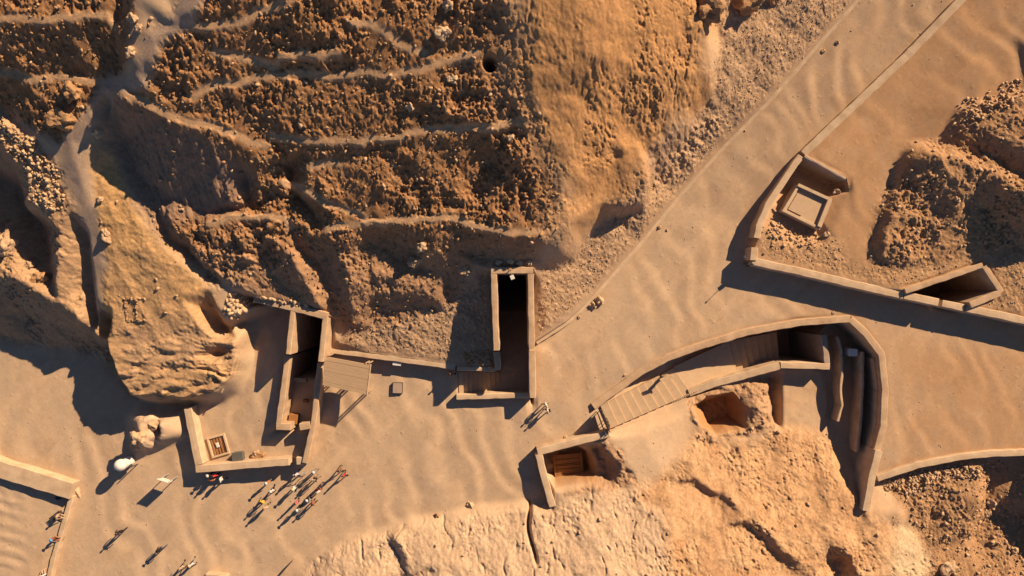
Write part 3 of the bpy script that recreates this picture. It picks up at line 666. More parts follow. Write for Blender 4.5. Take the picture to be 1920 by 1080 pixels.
erc = mixc(np.broadcast_to(np.array((.42, .235, .095)), X.shape+(3,)), np.array((.36, .205, .095)), np.clip(n3*1.2-.1, 0, 1))
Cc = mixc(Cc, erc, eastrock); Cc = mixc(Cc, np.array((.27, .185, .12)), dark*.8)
slc = mixc(np.broadcast_to(np.array((.47, .29, .125)), X.shape+(3,)), np.array((.38, .25, .14)), np.clip(sstep(.3, .7, n1)*.5+sstep(560, 660, V)*.5, 0, 1))
Cc = mixc(Cc, slc, slab)
Cc = mixc(Cc, mixc(np.broadcast_to(np.array((.43, .285, .155)), X.shape+(3,)), np.array((.33, .21, .12)), n2), westrock)
scc = mixc(np.broadcast_to(np.array((.36, .24, .14)), X.shape+(3,)), np.array((.44, .31, .19)), np.clip(w3*.8+n2*.3, 0, 1))
Cc = mixc(Cc, scc, scree); Cc = mixc(Cc, scc*np.array((1.0, .93, .82)), gravel2*.8)
Cc = mixc(Cc, mixc(np.broadcast_to(np.array((.52, .385, .25)), X.shape+(3,)), np.array((.44, .31, .19)), n2), botrock)
slpc = mixc(np.broadcast_to(np.array((.45, .29, .155)), X.shape+(3,)), np.array((.36, .21, .105)), np.clip(n2*1.5-.35, 0, 1))
pale = zone([(1680, 950), (1730, 980), (1760, 1080), (1760, 1300), (1660, 1300), (1670, 1080)], 8)
slpc = mixc(slpc, np.array((.48, .36, .215)), pale)
Cc = mixc(Cc, slpc, slope)
Cc = mixc(Cc, mixc(np.broadcast_to(np.array((.32, .19, .095)), X.shape+(3,)), np.array((.41, .25, .13)), np.clip(n2*.5+w2*.5, 0, 1)), np.clip(mound+lowrub, 0, 1))
Cc = mixc(Cc, np.array((.37, .275, .195)), path*.95)
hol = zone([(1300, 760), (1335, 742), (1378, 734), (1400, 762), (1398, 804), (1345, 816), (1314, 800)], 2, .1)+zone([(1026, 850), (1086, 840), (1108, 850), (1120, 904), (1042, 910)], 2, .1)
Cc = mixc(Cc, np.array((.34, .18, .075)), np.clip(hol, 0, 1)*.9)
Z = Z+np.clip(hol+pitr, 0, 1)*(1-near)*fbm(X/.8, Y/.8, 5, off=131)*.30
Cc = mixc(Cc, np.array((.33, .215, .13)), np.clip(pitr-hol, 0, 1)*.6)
Cc = Cc*np.array((1.02, 1.0, 1.08))*(1+(.05+.12*np.clip(nat, 0, 1))*vnoise(X/.13, Y/.13))[..., None]

m_ground, nt, b = nodes_of('desert_ground')
at = nt.nodes.new('ShaderNodeAttribute'); at.attribute_name = 'ground_colour'
geo = nt.nodes.new('ShaderNodeNewGeometry')
nz = nt.nodes.new('ShaderNodeTexNoise'); nz.inputs['Scale'].default_value = 11; nz.inputs['Detail'].default_value = 8; nz.inputs['Roughness'].default_value = .7
nt.links.new(geo.outputs['Position'], nz.inputs['Vector'])
mr = nt.nodes.new('ShaderNodeMapRange'); mr.inputs[1].default_value = .3; mr.inputs[2].default_value = .7; mr.inputs[3].default_value = .9; mr.inputs[4].default_value = 1.09
nt.links.new(nz.outputs[0], mr.inputs[0])
mx = nt.nodes.new('ShaderNodeMix'); mx.data_type = 'RGBA'; mx.blend_type = 'MULTIPLY'; mx.inputs[0].default_value = 1
nt.links.new(at.outputs['Color'], mx.inputs[6]); nt.links.new(mr.outputs[0], mx.inputs[7]); nt.links.new(mx.outputs[2], b.inputs['Base Color'])
bp = nt.nodes.new('ShaderNodeBump'); nt.links.new(at.outputs['Alpha'], bp.inputs['Strength']); bp.inputs['Distance'].default_value = .07
nt.links.new(nz.outputs[0], bp.inputs['Height']); nt.links.new(bp.outputs[0], b.inputs['Normal'])

# split the one sheet into named kinds of ground (they share edges)
kinds = ['sandy_ground', 'hillside', 'footpath', 'rocky_slope', 'scree_slope', 'rock_outcrop']
score = np.stack([np.full_like(X, .5), np.maximum(rubble, gully), path, np.maximum.reduce([eastrock, slab, westrock]), np.maximum(scree, gravel2), np.maximum.reduce([botrock, slope, mound, lowrub])], -1)
kid = score.argmax(-1)
gx = np.gradient(Z, GX, axis=0); gy = np.gradient(Z, GY, axis=1)
NRM = np.stack([-gx, -gy, np.ones_like(gx)], -1); NRM /= np.linalg.norm(NRM, axis=-1, keepdims=True)
vid = np.arange(NX*NY).reshape(NX, NY)
quads = np.stack([vid[:-1, :-1], vid[1:, :-1], vid[1:, 1:], vid[:-1, 1:]], -1).reshape(-1, 4)
qk = kid[:-1, :-1].reshape(-1)
PV = np.stack([X, Y, Z], -1).reshape(-1, 3); CV = np.concatenate([Cc, (.25+.75*np.clip(nat, 0, 1))[..., None]], -1).reshape(-1, 4); NV = NRM.reshape(-1, 3)
for k, nm in enumerate(kinds):
    q = quads[qk == k]
    if len(q) == 0: continue
    used, inv = np.unique(q, return_inverse=True); q2 = inv.reshape(-1, 4)
    me = bpy.data.meshes.new(nm)
    me.vertices.add(len(used)); me.vertices.foreach_set('co', PV[used].astype(np.float32).ravel())
    me.loops.add(len(q2)*4); me.loops.foreach_set('vertex_index', q2.astype(np.int32).ravel())
    me.polygons.add(len(q2)); me.polygons.foreach_set('loop_start', np.arange(0, len(q2)*4, 4, dtype=np.int32))
    me.update(calc_edges=True)
    me.polygons.foreach_set('use_smooth', np.ones(len(q2), bool))
    ca = me.color_attributes.new('ground_colour', 'FLOAT_COLOR', 'POINT')
    ca.data.foreach_set('color', CV[used].astype(np.float32).ravel())
    me.normals_split_custom_set_from_vertices(NV[used].astype(np.float32))
    o = link(nm, me, m_ground); o['kind'] = 'structure'

def ground_z(x, y):
    i = int(np.clip(np.searchsorted(GX, x), 1, NX-1)); j = int(np.clip(np.searchsorted(GY, y), 1, NY-1))
    return float(Z[i, j])
def on_ground(u, v):
    """the point of the ground seen at a photograph pixel"""
    z = 0.0
    for _ in range(12):
        x, y, _z = W(u, v, z); z = z*.4+ground_z(x, y)*.6
    x, y, _z = W(u, v, z)
    return Vector((x, y, ground_z(x, y)))

# ------------------------------------------------------------------ loose stones
def rock_mesh(name, seed, sub=1, squash=.7, rough=.35):
    r = random.Random(seed); bm = bmesh.new()
    bmesh.ops.create_icosphere(bm, subdivisions=sub, radius=1)
    off = Vector((r.uniform(0, 50), r.uniform(0, 50), r.uniform(0, 50)))
    from mathutils import noise as mn
    cuts = [(Vector((r.gauss(0, 1), r.gauss(0, 1), r.gauss(0, 1))).normalized(), r.uniform(.55, .85)) for _ in range(7)]
    for v in bm.verts:
        p = v.co.copy()
        for d, c in cuts:
            e = p.dot(d)-c
            if e > 0: p -= d*e
        p *= 1+rough*mn.noise(p*1.7+off)
        v.co = Vector((p.x, p.y*r.uniform(.95, 1.05), p.z*squash))
    if sub > 1:
        for v in bm.verts:
            n_ = v.co.normalized()
            v.co += n_*(.10*mn.fractal(n_*2.2+off, 1.0, 2.0, 5)+.05*mn.noise(n_*7+off))
    me = bpy.data.meshes.new(name); bm.to_mesh(me); bm.free()
    return me

base_v = []; base_f = []
for s in range(6):
    bm = bmesh.new(); rr = random.Random(500+s)
    for _ in range(11):
        d = Vector((rr.gauss(0, 1), rr.gauss(0, 1), rr.gauss(0, 1))).normalized()*rr.uniform(.75, 1.1); bm.verts.new((d.x, d.y, d.z*.7))
    hull = bmesh.ops.convex_hull(bm, input=bm.verts)
    bmesh.ops.delete(bm, geom=[v for v in bm.verts if not v.link_faces], context='VERTS')
    bmesh.ops.triangulate(bm, faces=bm.faces); bm.verts.index_update(); bmesh.ops.recalc_face_normals(bm, faces=bm.faces)
    base_v.append(np.array([v.co[:] for v in bm.verts])); base_f.append(np.array([[v.index for v in f.verts] for f in bm.faces])); bm.free()
def scatter(name, mask, count, smin, smax, mat, power=2.5, label=None):
    pr = np.clip(mask[2:-2, 2:-2], 0, None).ravel(); pr = pr/pr.sum()
    sub = X[2:-2, 2:-2].shape
    ids = rng.choice(len(pr), count, p=pr); ii, jj = np.unravel_index(ids, sub); ii = ii+2; jj = jj+2
    VV = []; FF = []; nv = 0
    for i, j in zip(ii, jj):
        k = rng.integers(6); s = smin+(smax-smin)*rng.random()**power
        a = rng.random()*6.28; ca, sa = math.cos(a), math.sin(a)
        v = base_v[k]*s*np.array((1, .6+.5*rng.random(), .8+.4*rng.random()))
        v = np.stack([v[:, 0]*ca-v[:, 1]*sa, v[:, 0]*sa+v[:, 1]*ca, v[:, 2]], -1)+np.array((GX[i]+rng.random()*.1, GY[j]+rng.random()*.1, Z[i, j]+s*.22))
        VV.append(v); FF.append(base_f[k]+nv); nv += len(v)
    VV = np.concatenate(VV); FF = np.concatenate(FF)
    me = bpy.data.meshes.new(name)
    me.vertices.add(len(VV)); me.vertices.foreach_set('co', VV.astype(np.float32).ravel())
    me.loops.add(len(FF)*3); me.loops.foreach_set('vertex_index', FF.astype(np.int32).ravel())
    me.polygons.add(len(FF)); me.polygons.foreach_set('loop_start', np.arange(0, len(FF)*3, 3, dtype=np.int32))
    me.update(calc_edges=True)
    o = link(name, me, mat); o['kind'] = 'stuff'; o['label'] = label
    return o
inside = ((U > -60) & (U < 1980) & (V > -60) & (V < 1140)).astype(float)
clear = inside*(1-near)*(1-eng)
scatter('rubble', clear*rubble*(1-led*.95)*(1-gully*.8), 6000, .04, .24, M_stone_brown, 4, 'brown rubble strewn over the terraced hillside')
scatter('gravel', clear*np.clip(scree+gravel2*.8+lowrub*.3+.0*path, 0, 1), 7000, .03, .12, M_stone, 3, 'tan gravel lying on the scree beside the road')
scatter('stones', clear*np.clip(mound*.5+lowrub*.8+slope*.05+rubble*.12+botrock*.04+slab*.02, 0, 1), 2200, .05, .3, M_stone, 4, 'tan loose stones on the rocky mounds')
scatter('pebbles', clear*flat*(n2 > .55), 500, .03, .09, M_stone, 2, 'small pebbles on the sandy plaza')
pile = heap*(1-near)
scatter('stone_heap', pile, 420, .07, .28, M_stone_pale, 1.6, 'heap of pale broken stones on the western hill')
pile = zone([(1650, 900), (1700, 885), (1790, 872), (1840, 872), (1845, 892), (1760, 905), (1700, 930), (1660, 918)], 1, .1)*(1-near*.7)
scatter('stone_heap', pile, 420, .12, .3, M_stone, 1.6, 'dark stones banked against the curving wall at the lower right')
pile = zone([(425, 548), (478, 560), (470, 578), (425, 600)], 1, .1)+zone([(490, 556), (610, 578), (612, 586), (490, 562)], 1, .1)
scatter('stone_heap', pile, 130, .14, .36, M_stone_pale, 1.6, 'stones banked behind the western tomb back wall')
pile = zone([(1430, 430), (1450, 395), (1470, 420), (1545, 440), (1540, 460), (1430, 460)], 2, .1)+zone([(1800, 190), (1910, 150), (1925, 175), (1790, 260), (1760, 275)], 2, .2)
scatter('stone_heap', pile, 260, .1, .28, M_stone, 1.6, 'small stones around the square slab and the upper right rocks')
pile = zone([(872, 662), (930, 662), (930, 686), (872, 686)], 1, .1)
scatter('stone_heap', pile, 60, .12, .3, M_stone_brown, 1.6, 'dark stones heaped in the shade beside the middle tomb stairs')

rock_meshes = [rock_mesh('boulder', 300+s, 4, .75, .45) for s in range(6)]
for me in rock_meshes: me.polygons.foreach_set('use_smooth', [False]*len(me.polygons))
def boulder(u, v, r, label, k=0, mat=M_stone, sx=1, rz=0, group=None, name='boulder', sink=.25, sz=1.0):
    p = on_ground(u, v)
    o = link(name, rock_meshes[k % 6].copy(), mat)
    o.location = (p.x, p.y, p.z+r*.5*sz-r*sink); o.scale = (r*sx, r, r*sz); o.rotation_euler = (0, 0, rz)
    return tag(o, label, 'rock', group)
B = boulder
B(831, 62, .62, 'pale squarish boulder on the upper hillside below the top ledge', 0, M_stone_pale)
B(848, 148, .45, 'small pale boulder under the second ledge near the cave', 1, M_stone_pale)
B(770, 200, .42, 'pale rounded stone in the shaded slope between two long ledges', 2, M_stone_pale)
B(842, 12, .55, 'brown boulder near the top edge of the hillside', 3)
B(958, 257, .42, 'single stone at the head of the grey channel on the hill', 4, M_stone_pale)
B(790, 462, .6, 'upper of two rounded boulders on the lower hillside', 5)
B(778, 490, .62, 'lower of two rounded boulders on the lower hillside', 0)
B(872, 508, .55, 'pointed rock on the rib left of the middle tomb', 1)
B(1112, 572, .42, 'left one of a pair of boulders on the kerb wall', 2, M_stone_pale)
B(1124, 564, .52, 'right one of a pair of boulders on the kerb wall', 3, M_stone_pale)
B(1086, 594, .2, 'small stone on the kerb wall below the boulder pair', 4)
B(1236, 426, .2, 'small stone beside the left edge of the road', 5)
B(1250, 432, .14, 'tiny stone just right of the road edge stone', 2)
B(1386, 246, .2, 'small dark stone on the left side of the road halfway up', 0)
B(1543, 96, .2, 'stone on the left side of the road near the top', 1)
B(1570, 80, .2, 'stone uphill of another near the top of the road', 2)
B(1322, 20, 1.9, 'large rounded rock mass at the top edge beside the scree', 3, M_stone_brown, 1.1)
B(1405, -4, 1.5, 'dark boulder at the top edge right of the large rock mass', 4, M_stone_brown, 1.3)
B(1450, -8, .8, 'smaller boulder at the top edge nearest the road', 0, M_stone_brown, 1.2)
B(188, 374, .34, 'stone beside the footpath on the upper slab', 5)
B(200, 440, .8, 'long narrow rock lying along the slab edge', 0, M_stone, .45, .4, sz=.7)
B(185, 250, .5, 'pale rock at the bend of the footpath', 2, M_stone_pale)
B(140, 175, .9, 'flat brown rock under the western ledge', 3, M_stone_brown)
B(118, 225, 1.1, 'large flat rock on the slope above the western stone heap', 1, M_stone_brown, 1.2)
B(250, 35, .45, 'topmost sunlit rock on the bluff beside the footpath', 2, M_stone)
B(262, 52, .4, 'sunlit rock in the middle of the bluff beside the footpath', 4, M_stone)
B(246, 98, .6, 'lowest rock on the bluff beside the footpath', 5, M_stone, .8)
B(55, 498, .5, 'round rock at the lip of the dark western hollow', 1)
B(78, 522, .75, 'brown rock at the southern end of the dark western hollow', 0, M_stone_brown)
B(8, 458, 1.1, 'jagged rock at the left picture edge in the dark hollow', 4)

B(262, 820, .8, 'big bedded outcrop boulder standing on the plaza below the slab', 3, M_stone, 1.05, .3, sz=1.15)
B(287, 797, .6, 'smaller bedded block behind the big outcrop boulder', 2, M_stone, 1.2, .5)
B(254, 834, .45, 'low block at the foot of the big outcrop boulder', 1, M_stone)
B(820, 966, .3, 'dark stone at the edge of the pale outcrop', 3, M_stone_brown)
B(882, 946, .36, 'pale upright stone at the edge of the pale outcrop', 2, M_stone_pale)
B(1172, 703, .14, 'small stone on the plaza above the bent outer wall', 0, M_stone_pale)
B(1562, 586, .16, 'pale pebble sized stone on the outer wall edge', 1, M_stone_pale)
B(1060, 819, .16, 'stone lying by the corner pit wall', 1, M_stone_pale)
B(1858, 942, .5, 'upper stone of a group at the lower right hollow', 2)
B(1850, 960, .5, 'lower stone of a group at the lower right hollow', 4)
B(1900, 1030, .42, 'isolated pale stone in the shaded lower right hollow', 5, M_stone_pale)
B(1776, 1064, .85, 'large boulder near the bottom edge at the lower right', 0)
B(1550, 440, .32, 'stone at the lower corner of the square slab', 1, M_stone_pale)
B(1570, 362, .45, 'stone at the upper right corner of the square slab', 2, M_stone_pale)
B(1432, 476, .14, 'small stone above the wall corner', 3)
for i, (u, v) in enumerate([(936, 492), (958, 490), (975, 493), (993, 493)]):
    B(u, v, .32, ['leftmost stone above the middle tomb back wall', 'second stone from the left above the middle tomb back wall', 'third stone from the left above the middle tomb back wall', 'rightmost stone above the middle tomb back wall'][i], i, M_stone_pale)

# long pole on the rock by the western tomb
bm = bmesh.new(); a = on_ground(466, 640); c = on_ground(418, 735)
tube(bm, (a.x, a.y, max(a.z, 1.6)+.25), (c.x, c.y, c.z+.25), .05, .07, 8)
tag(from_bm('wooden_pole', bm, M_wood), 'long thin wooden pole leaning on the rock left of the western tomb', 'pole')

# low dry-stone ruin on the slab
p = on_ground(255, 580); R = empty('stone_ruin', p, 0, 'small square dry stone ruin on the bare rock slab', 'ruin')
for k in range(64):
    side = k % 4; t = (k//4)/16*1.9-.95
    x, y = [(t, .95), (t, -.95), (-.95, t), (.1, t)][side]
    me = rock_meshes[k % 6]
    o = link('stone', me, M_stone_brown if k % 3 else M_stone, R)
    s = random.uniform(.08, .15); wx_, wy_ = x+random.uniform(-.1, .1), y*1.1+random.uniform(-.1, .1)
    o.location = (wx_, wy_, ground_z(p.x+wx_, p.y+wy_)-p.z+s*.3); o.scale = (s, s*.8, s); o.rotation_euler = (0, 0, random.uniform(0, 6))

# ------------------------------------------------------------------ stairs
def steps(parent, A, Bp, n, z0, z1, mat, name='step', wobble=0.0):
    """n treads between pixel lines A=((u,v),(u,v)) (top) and Bp (bottom)."""
    for i in range(n):
        t0, t1 = i/n, (i+1)/n+.004
        z = z0+(z1-z0)*i/(n-1)
        q = []
        for t in (t0, t1):
            for e in (0, 1):
                u = A[e][0]*(1-t)+Bp[e][0]*t; v = A[e][1]*(1-t)+Bp[e][1]*t
                q.append(W(u, v, z))
        bm = bmesh.new(); c = .02
        top = [bm.verts.new((x, y, z+random.uniform(-.01, .01))) for x, y, _ in (q[0], q[2], q[3], q[1])]
        bot = [bm.verts.new((x, y, z-.9)) for x, y, _ in (q[0], q[2], q[3], q[1])]
        bm.faces.new(top); bm.faces.new(bot[::-1])
        for k in range(4): bm.faces.new((top[k], bot[k], bot[(k+1) % 4], top[(k+1) % 4]))
        bmesh.ops.bevel(bm, geom=[e for e in bm.edges if all(v in top for v in e.verts)], offset=.025, segments=1, affect='EDGES')
        bmesh.ops.translate(bm, verts=bm.verts, vec=-parent.location)
        from_bm(name, bm, mat, parent)
steps(TB, ((860, 697), (860, 741)), ((936, 698), (937, 737)), 9, .02, -1.75, M_step)
steps(TD, ((1126, 762), (1144, 804)), ((1262, 690), (1296, 738)), 10, -.02, -1.9, M_step)
quad_ramp = bmesh.new()
rp = [W(1262, 688, -1.95), W(1296, 740, -1.95), W(1386, 708, -2.75), W(1366, 640, -2.75)]
tv = [quad_ramp.verts.new(p) for p in rp]; bv = [quad_ramp.verts.new((p[0], p[1], p[2]-.8)) for p in rp]
quad_ramp.faces.new(tv); quad_ramp.faces.new(bv[::-1])
for k in range(4): quad_ramp.faces.new((tv[k], bv[k], bv[(k+1) % 4], tv[(k+1) % 4]))
bmesh.ops.translate(quad_ramp, verts=quad_ramp.verts, vec=-TD.location)
from_bm('ramp', quad_ramp, M_step, TD)
steps(TD, ((1366, 640), (1386, 708)), ((1456, 622), (1462, 690)), 7, -2.95, -5.2, M_step)
# small slab bridging the stair corridor
bm = bmesh.new(); a = W(1250, 709, .1); box(bm, a[0], a[1], .1, 1.45, .35, .12, math.radians(20), bev=.02)
tag(from_bm('stone_slab', bm, M_stone_pale), 'short pale slab spanning the top of the shaded stairs', 'slab')
bm = bmesh.new(); box(bm, a[0], a[1]+.02, -.95, .4, .22, 1.96, math.radians(20), bev=.03)
tag(from_bm('stone_block', bm, M_plaster), 'stubby pier holding the short slab over the stairs', 'pier')

# threshold and fittings inside the western shaft
for (u, v, sx, sy, sz, zz_, nm, lab, mt) in [(556, 712, 2.0, .4, .5, -.6, 'threshold', None, M_conc), (549, 786, .9, 1.0, .8, -.4, 'block', None, M_wood_dk), (572, 752, .5, .3, .5, -.6, 'block', None, M_wood_dk)]:
    bm = bmesh.new(); x, y, _ = W(u, v, zz_+sz); box(bm, x-TA.location.x, y-TA.location.y, zz_+sz/2-TA.location.z, sx, sy, sz, -.12, bev=.03)
    from_bm(nm, bm, mt, TA)
# wooden hatch in the corner pit
hx, hy, hz = W(1066, 878, -2.0)
HT = empty('wooden_hatch', (hx, hy, -2.1), math.radians(5), 'brown plank hatch lying in the bottom of the corner pit', 'hatch')
for k in range(6):
    bm = bmesh.new(); box(bm, 0, -1.3+k*.52, .1+random.uniform(0, .03), 2.6, .47, .1, random.uniform(-.01, .01), bev=.015); from_bm('plank', bm, M_wood_dk, HT)
for sx in (-1, 1):
    bm = bmesh.new(); box(bm, sx*1.42, 0, .16, .2, 3.3, .2, bev=.02); from_bm('frame', bm, M_wood_dk, HT)
bm = bmesh.new(); box(bm, 0, .3, .2, 2.5, .12, .08, bev=.01); from_bm('batten', bm, M_wood_dk, HT)

# ------------------------------------------------------------------ square slab in the recess
cs = [W(u, v, 1.5) for u, v in [(1497, 344), (1560, 373), (1537, 431), (1466, 396)]]
SQ = empty('tomb_cover', (sum(c[0] for c in cs)/4, sum(c[1] for c in cs)/4, .3), 0, 'square rimmed slab covering a shaft in the recess behind the curved wall', 'slab')
def quad_prism(name, pts, z0, z1, mat, parent, bev=.03):
    bm = bmesh.new()
    t = [bm.verts.new((x, y, z1)) for x, y in pts]; bb = [bm.verts.new((x, y, z0)) for x, y in pts]
    bm.faces.new(t); bm.faces.new(bb[::-1]); n = len(pts)
    for k in range(n): bm.faces.new((t[k], bb[k], bb[(k+1) % n], t[(k+1) % n]))
    if bev: bmesh.ops.bevel(bm, geom=[e for e in bm.edges if e.verts[0].co.z == z1 and e.verts[1].co.z == z1], offset=bev, segments=1, affect='EDGES')
    bmesh.ops.translate(bm, verts=bm.verts, vec=-parent.location if parent else Vector())
    return from_bm(name, bm, mat, parent)
c4 = [Vector(c[:2]) for c in cs]
ctr = sum(c4, Vector((0, 0)))/4
quad_prism('slab', [tuple(ctr+(c-ctr)*.97) for c in c4], 0, 1.32, M_step, SQ)
for k, (wd, zt_) in enumerate([(.3, 1.62), (.42, 1.68), (.28, 1.5), (.28, 1.5)]):
    a, b_ = c4[k], c4[(k+1) % 4]; inn = (ctr-(a+b_)/2).normalized()
    a2 = a.lerp(b_, .0 if k % 2 == 0 else .07); b2 = b_.lerp(a, .0 if k % 2 == 0 else .07)
    quad_prism('rim', [tuple(a2), tuple(b2), tuple(b2+inn*wd), tuple(a2+inn*wd)], 0, zt_, M_plaster2, SQ)
e0 = c4[3].lerp(c4[0], .15); ax = (c4[2]-c4[3]).normalized(); ay = (c4[0]-c4[3]).normalized()
q0 = c4[3]+ax*.45+ay*.5
quad_prism('lid', [tuple(q0), tuple(q0+ax*1.5), tuple(q0+ax*1.5+ay*1.9), tuple(q0+ay*1.9)], 1.2, 1.4, M_step, SQ, .02)

# ------------------------------------------------------------------ slatted shelter
hs = 2.75
q = [Vector(W(u, v, hs)) for u, v in [(608, 668), (694, 684), (687, 740), (605, 722)]]
sc_ = sum(q, Vector())/4; SH = empty('shelter', (sc_.x, sc_.y, 0), 0, 'open shade shelter with a slatted wooden roof between the western tomb and low wall', 'shelter')
ns = 14
for k in range(ns):
    t0 = (k+.04)/ns; t1 = (k+.97)/ns
    L0 = q[0].lerp(q[3], t0); R0 = q[1].lerp(q[2], t0); L1 = q[0].lerp(q[3], t1); R1 = q[1].lerp(q[2], t1)
    j = random.uniform(-.06, .06)
    quad_prism('slat', [(L0.x+j, L0.y), (R0.x+j, R0.y), (R1.x+j, R1.y), (L1.x+j, L1.y)], hs-.05, hs+random.uniform(-.006, .012), M_wood, SH, .008)
def inset(t, s): return (q[0].lerp(q[1], t)).lerp(q[3].lerp(q[2], t), s)
for t, s in [(.06, .0), (.94, .0), (.06, 1.0), (.5, 1.0), (.96, .97)]:
    p = inset(t, s)
    for d in (-.16, .16):
        bm = bmesh.new(); box(bm, p.x+d-SH.location.x, p.y-SH.location.y+(.12 if s == 0 else 0), 1.36, .11, .11, 2.9 if s == 0 else 2.68, bev=.01); from_bm('post', bm, M_wood, SH)
for s in (.02, .5, .98):
    a, b_ = inset(0, s), inset(1, s)
    bm = bmesh.new(); d = b_-a; box(bm, (a.x+b_.x)/2-SH.location.x, (a.y+b_.y)/2-SH.location.y, hs-.14, d.length, .1, .16, math.atan2(d.y, d.x), bev=.01); from_bm('beam', bm, M_wood, SH)
a, b_ = q[1], q[2]; d = b_-a
bm = bmesh.new(); box(bm, (a.x+b_.x)/2-SH.location.x+.06, (a.y+b_.y)/2-SH.location.y, hs-.02, d.length+.1, .09, .14, math.atan2(d.y, d.x), bev=.01); from_bm('edge_board', bm, M_plaster2, SH)

# ------------------------------------------------------------------ signs, bins, boxes
# information board on two posts (lower left)
def board(u, v, rz, w, h0, h1, label, tilt=0.0, mat=M_white, cat='sign', double=False):
    x, y, _ = W(u, v, 0); z = ground_z(x, y)
    o = empty('information_board', (x, y, z), rz, label, cat)
    for s in (-1, 1):
        bm = bmesh.new(); tube(bm, (s*w*.42, 0, -.1), (s*w*.42, 0, h1), .045, .045, 8); from_bm('post', bm, M_grey, o)
    bm = bmesh.new(); box(bm, 0, -.05, (h0+h1)/2, w, .06, h1-h0, 0, tilt, bev=.01); from_bm('panel', bm, mat, o)
    bm = bmesh.new(); box(bm, 0, -.05-.04*math.cos(tilt), (h0+h1)/2, w*.9, .015, (h1-h0)*.86, 0, tilt); from_bm('face_sheet', bm, M_plaster2, o)
    return o
board(326, 890, math.radians(-18), 1.15, 1.05, 2.25, 'white information board on two posts standing alone on the plaza near the yard', -.15)
# two dark panels and rail at the head of the stairs
x, y, _ = W(1130, 788, 0)
o = empty('notice_stand', (x, y, 0), math.radians(-70), 'dark double notice stand at the head of the pale stairs', 'sign')
for k, off in enumerate((-.28, .18)):
    bm = bmesh.new(); box(bm, 0, off, 1.0, 2.2, .07, 1.3, bev=.01); from_bm('panel', bm, M_panel, o)
for s in (-1, 1):
    for off in (-.28, .18):
        bm = bmesh.new(); tube(bm, (s*1.05, off, -.2), (s*1.05, off, 1.75), .045); from_bm('post', bm, M_grey, o)
for (u, v, u2, v2, lb) in [(1137, 784, 1141, 796, 'short rail posts beside the dark notice stand')]:
    x, y, _ = W(u, v, 0); o = empty('hand_rail', (x, y, 0), 0, lb, 'railing')
    x2, y2, _ = W(u2, v2, 0)
    for t in (0, .5, 1):
        bm = bmesh.new(); tube(bm, ((x2-x)*t, (y2-y)*t, -.3), ((x2-x)*t, (y2-y)*t, .95), .035); from_bm('post', bm, M_metal, o)
    bm = bmesh.new(); tube(bm, (0, 0, .95), (x2-x, y2-y, .95), .03); from_bm('rail', bm, M_metal, o)
# lamp post at the wall corner
x, y, _ = W(1396, 497, 0)
o = empty('lamp_post', (x, y, 0), 0, 'thin lamp post on two legs by the wall corner, casting a long shadow', 'lamp post')
for s in (-.12, .12):
    bm = bmesh.new(); tube(bm, (s, -s, -.1), (s, -s, 1.45), .04); from_bm('leg', bm, M_metal, o)
bm = bmesh.new(); box(bm, 0, 0, 1.6, .5, .4, .4, .6, bev=.04); from_bm('junction_box', bm, M_metal, o)
bm = bmesh.new(); tube(bm, (0, 0, 1.7), (0, 0, 2.85), .035, .025); from_bm('mast', bm, M_metal, o)
bm = bmesh.new(); box(bm, 0, 0, 2.88, .12, .12, .1); from_bm('lamp_head', bm, M_grey, o)
# white box on wall, floodlight + white plate over the middle shaft
def simple_box(name, u, v, z, sx, sy, sz, rz, mat, label, cat, bev=.03, lid=None):
    x, y, _ = W(u, v, z+sz)
    o = empty(name, (x, y, z), rz, label, cat)
    bm = bmesh.new(); box(bm, 0, 0, sz/2, sx, sy, sz, bev=bev); from_bm('body', bm, mat, o)
    bm = bmesh.new(); box(bm, 0, 0, sz+.02, sx*1.04, sy*1.04, .05, bev=.01); from_bm('lid', bm, lid or mat, o)
    return o
simple_box('meter_box', 744, 682, .0, .8, .35, .9, -.12, M_white, 'white box standing against the low gravel wall', 'box')
simple_box('white_box', 1600, 661, -3, .85, .75, 1.7, -.03, M_white, 'white cabinet in the shaded court beside the outer wall', 'cabinet')
simple_box('bin', 1402, 481, 0, .3, .3, .8, .2, M_white, 'small white bin in the shadow of the wall corner', 'bin')
simple_box('crate', 445, 857, .3, 1.05, .9, .7, .1, M_tarp, 'dark grey covered crate in the walled yard', 'crate', .08)
x, y, _ = W(957, 506, 4.6)
o = empty('floodlight', (x, y, 4.6), 0, 'floodlight with a white plate on the middle tomb back wall', 'lamp')
bm = bmesh.new(); tube(bm, (0, 0, -.05), (0, 0, .35), .05); box(bm, -.05, .0, .42, .3, .22, .25, .3, bev=.03); from_bm('housing', bm, M_stone_brown, o)
bm = bmesh.new(); tube(bm, (0, 0, .3), (.15, -.6, .25), .025); from_bm('arm', bm, M_grey, o)
bm = bmesh.new(); box(bm, .18, -.72, .25, .38, .42, .05, .4, bev=.01); from_bm('plate', bm, M_white, o)
# manhole plate on plaza
x, y, _ = W(746, 727, 0); z = ground_z(x, y)
o = empty('manhole_cover', (x, y, z), -.03, 'square grey hatch plate set in the plaza below the white box', 'hatch')
bm = bmesh.new(); box(bm, 0, 0, .1, 1.05, 1.15, .3, bev=.02); from_bm('frame', bm, M_metal, o)
bm = bmesh.new(); box(bm, 0, 0, .2, .92, 1.02, .14, bev=.02); from_bm('plate', bm, M_conc, o)
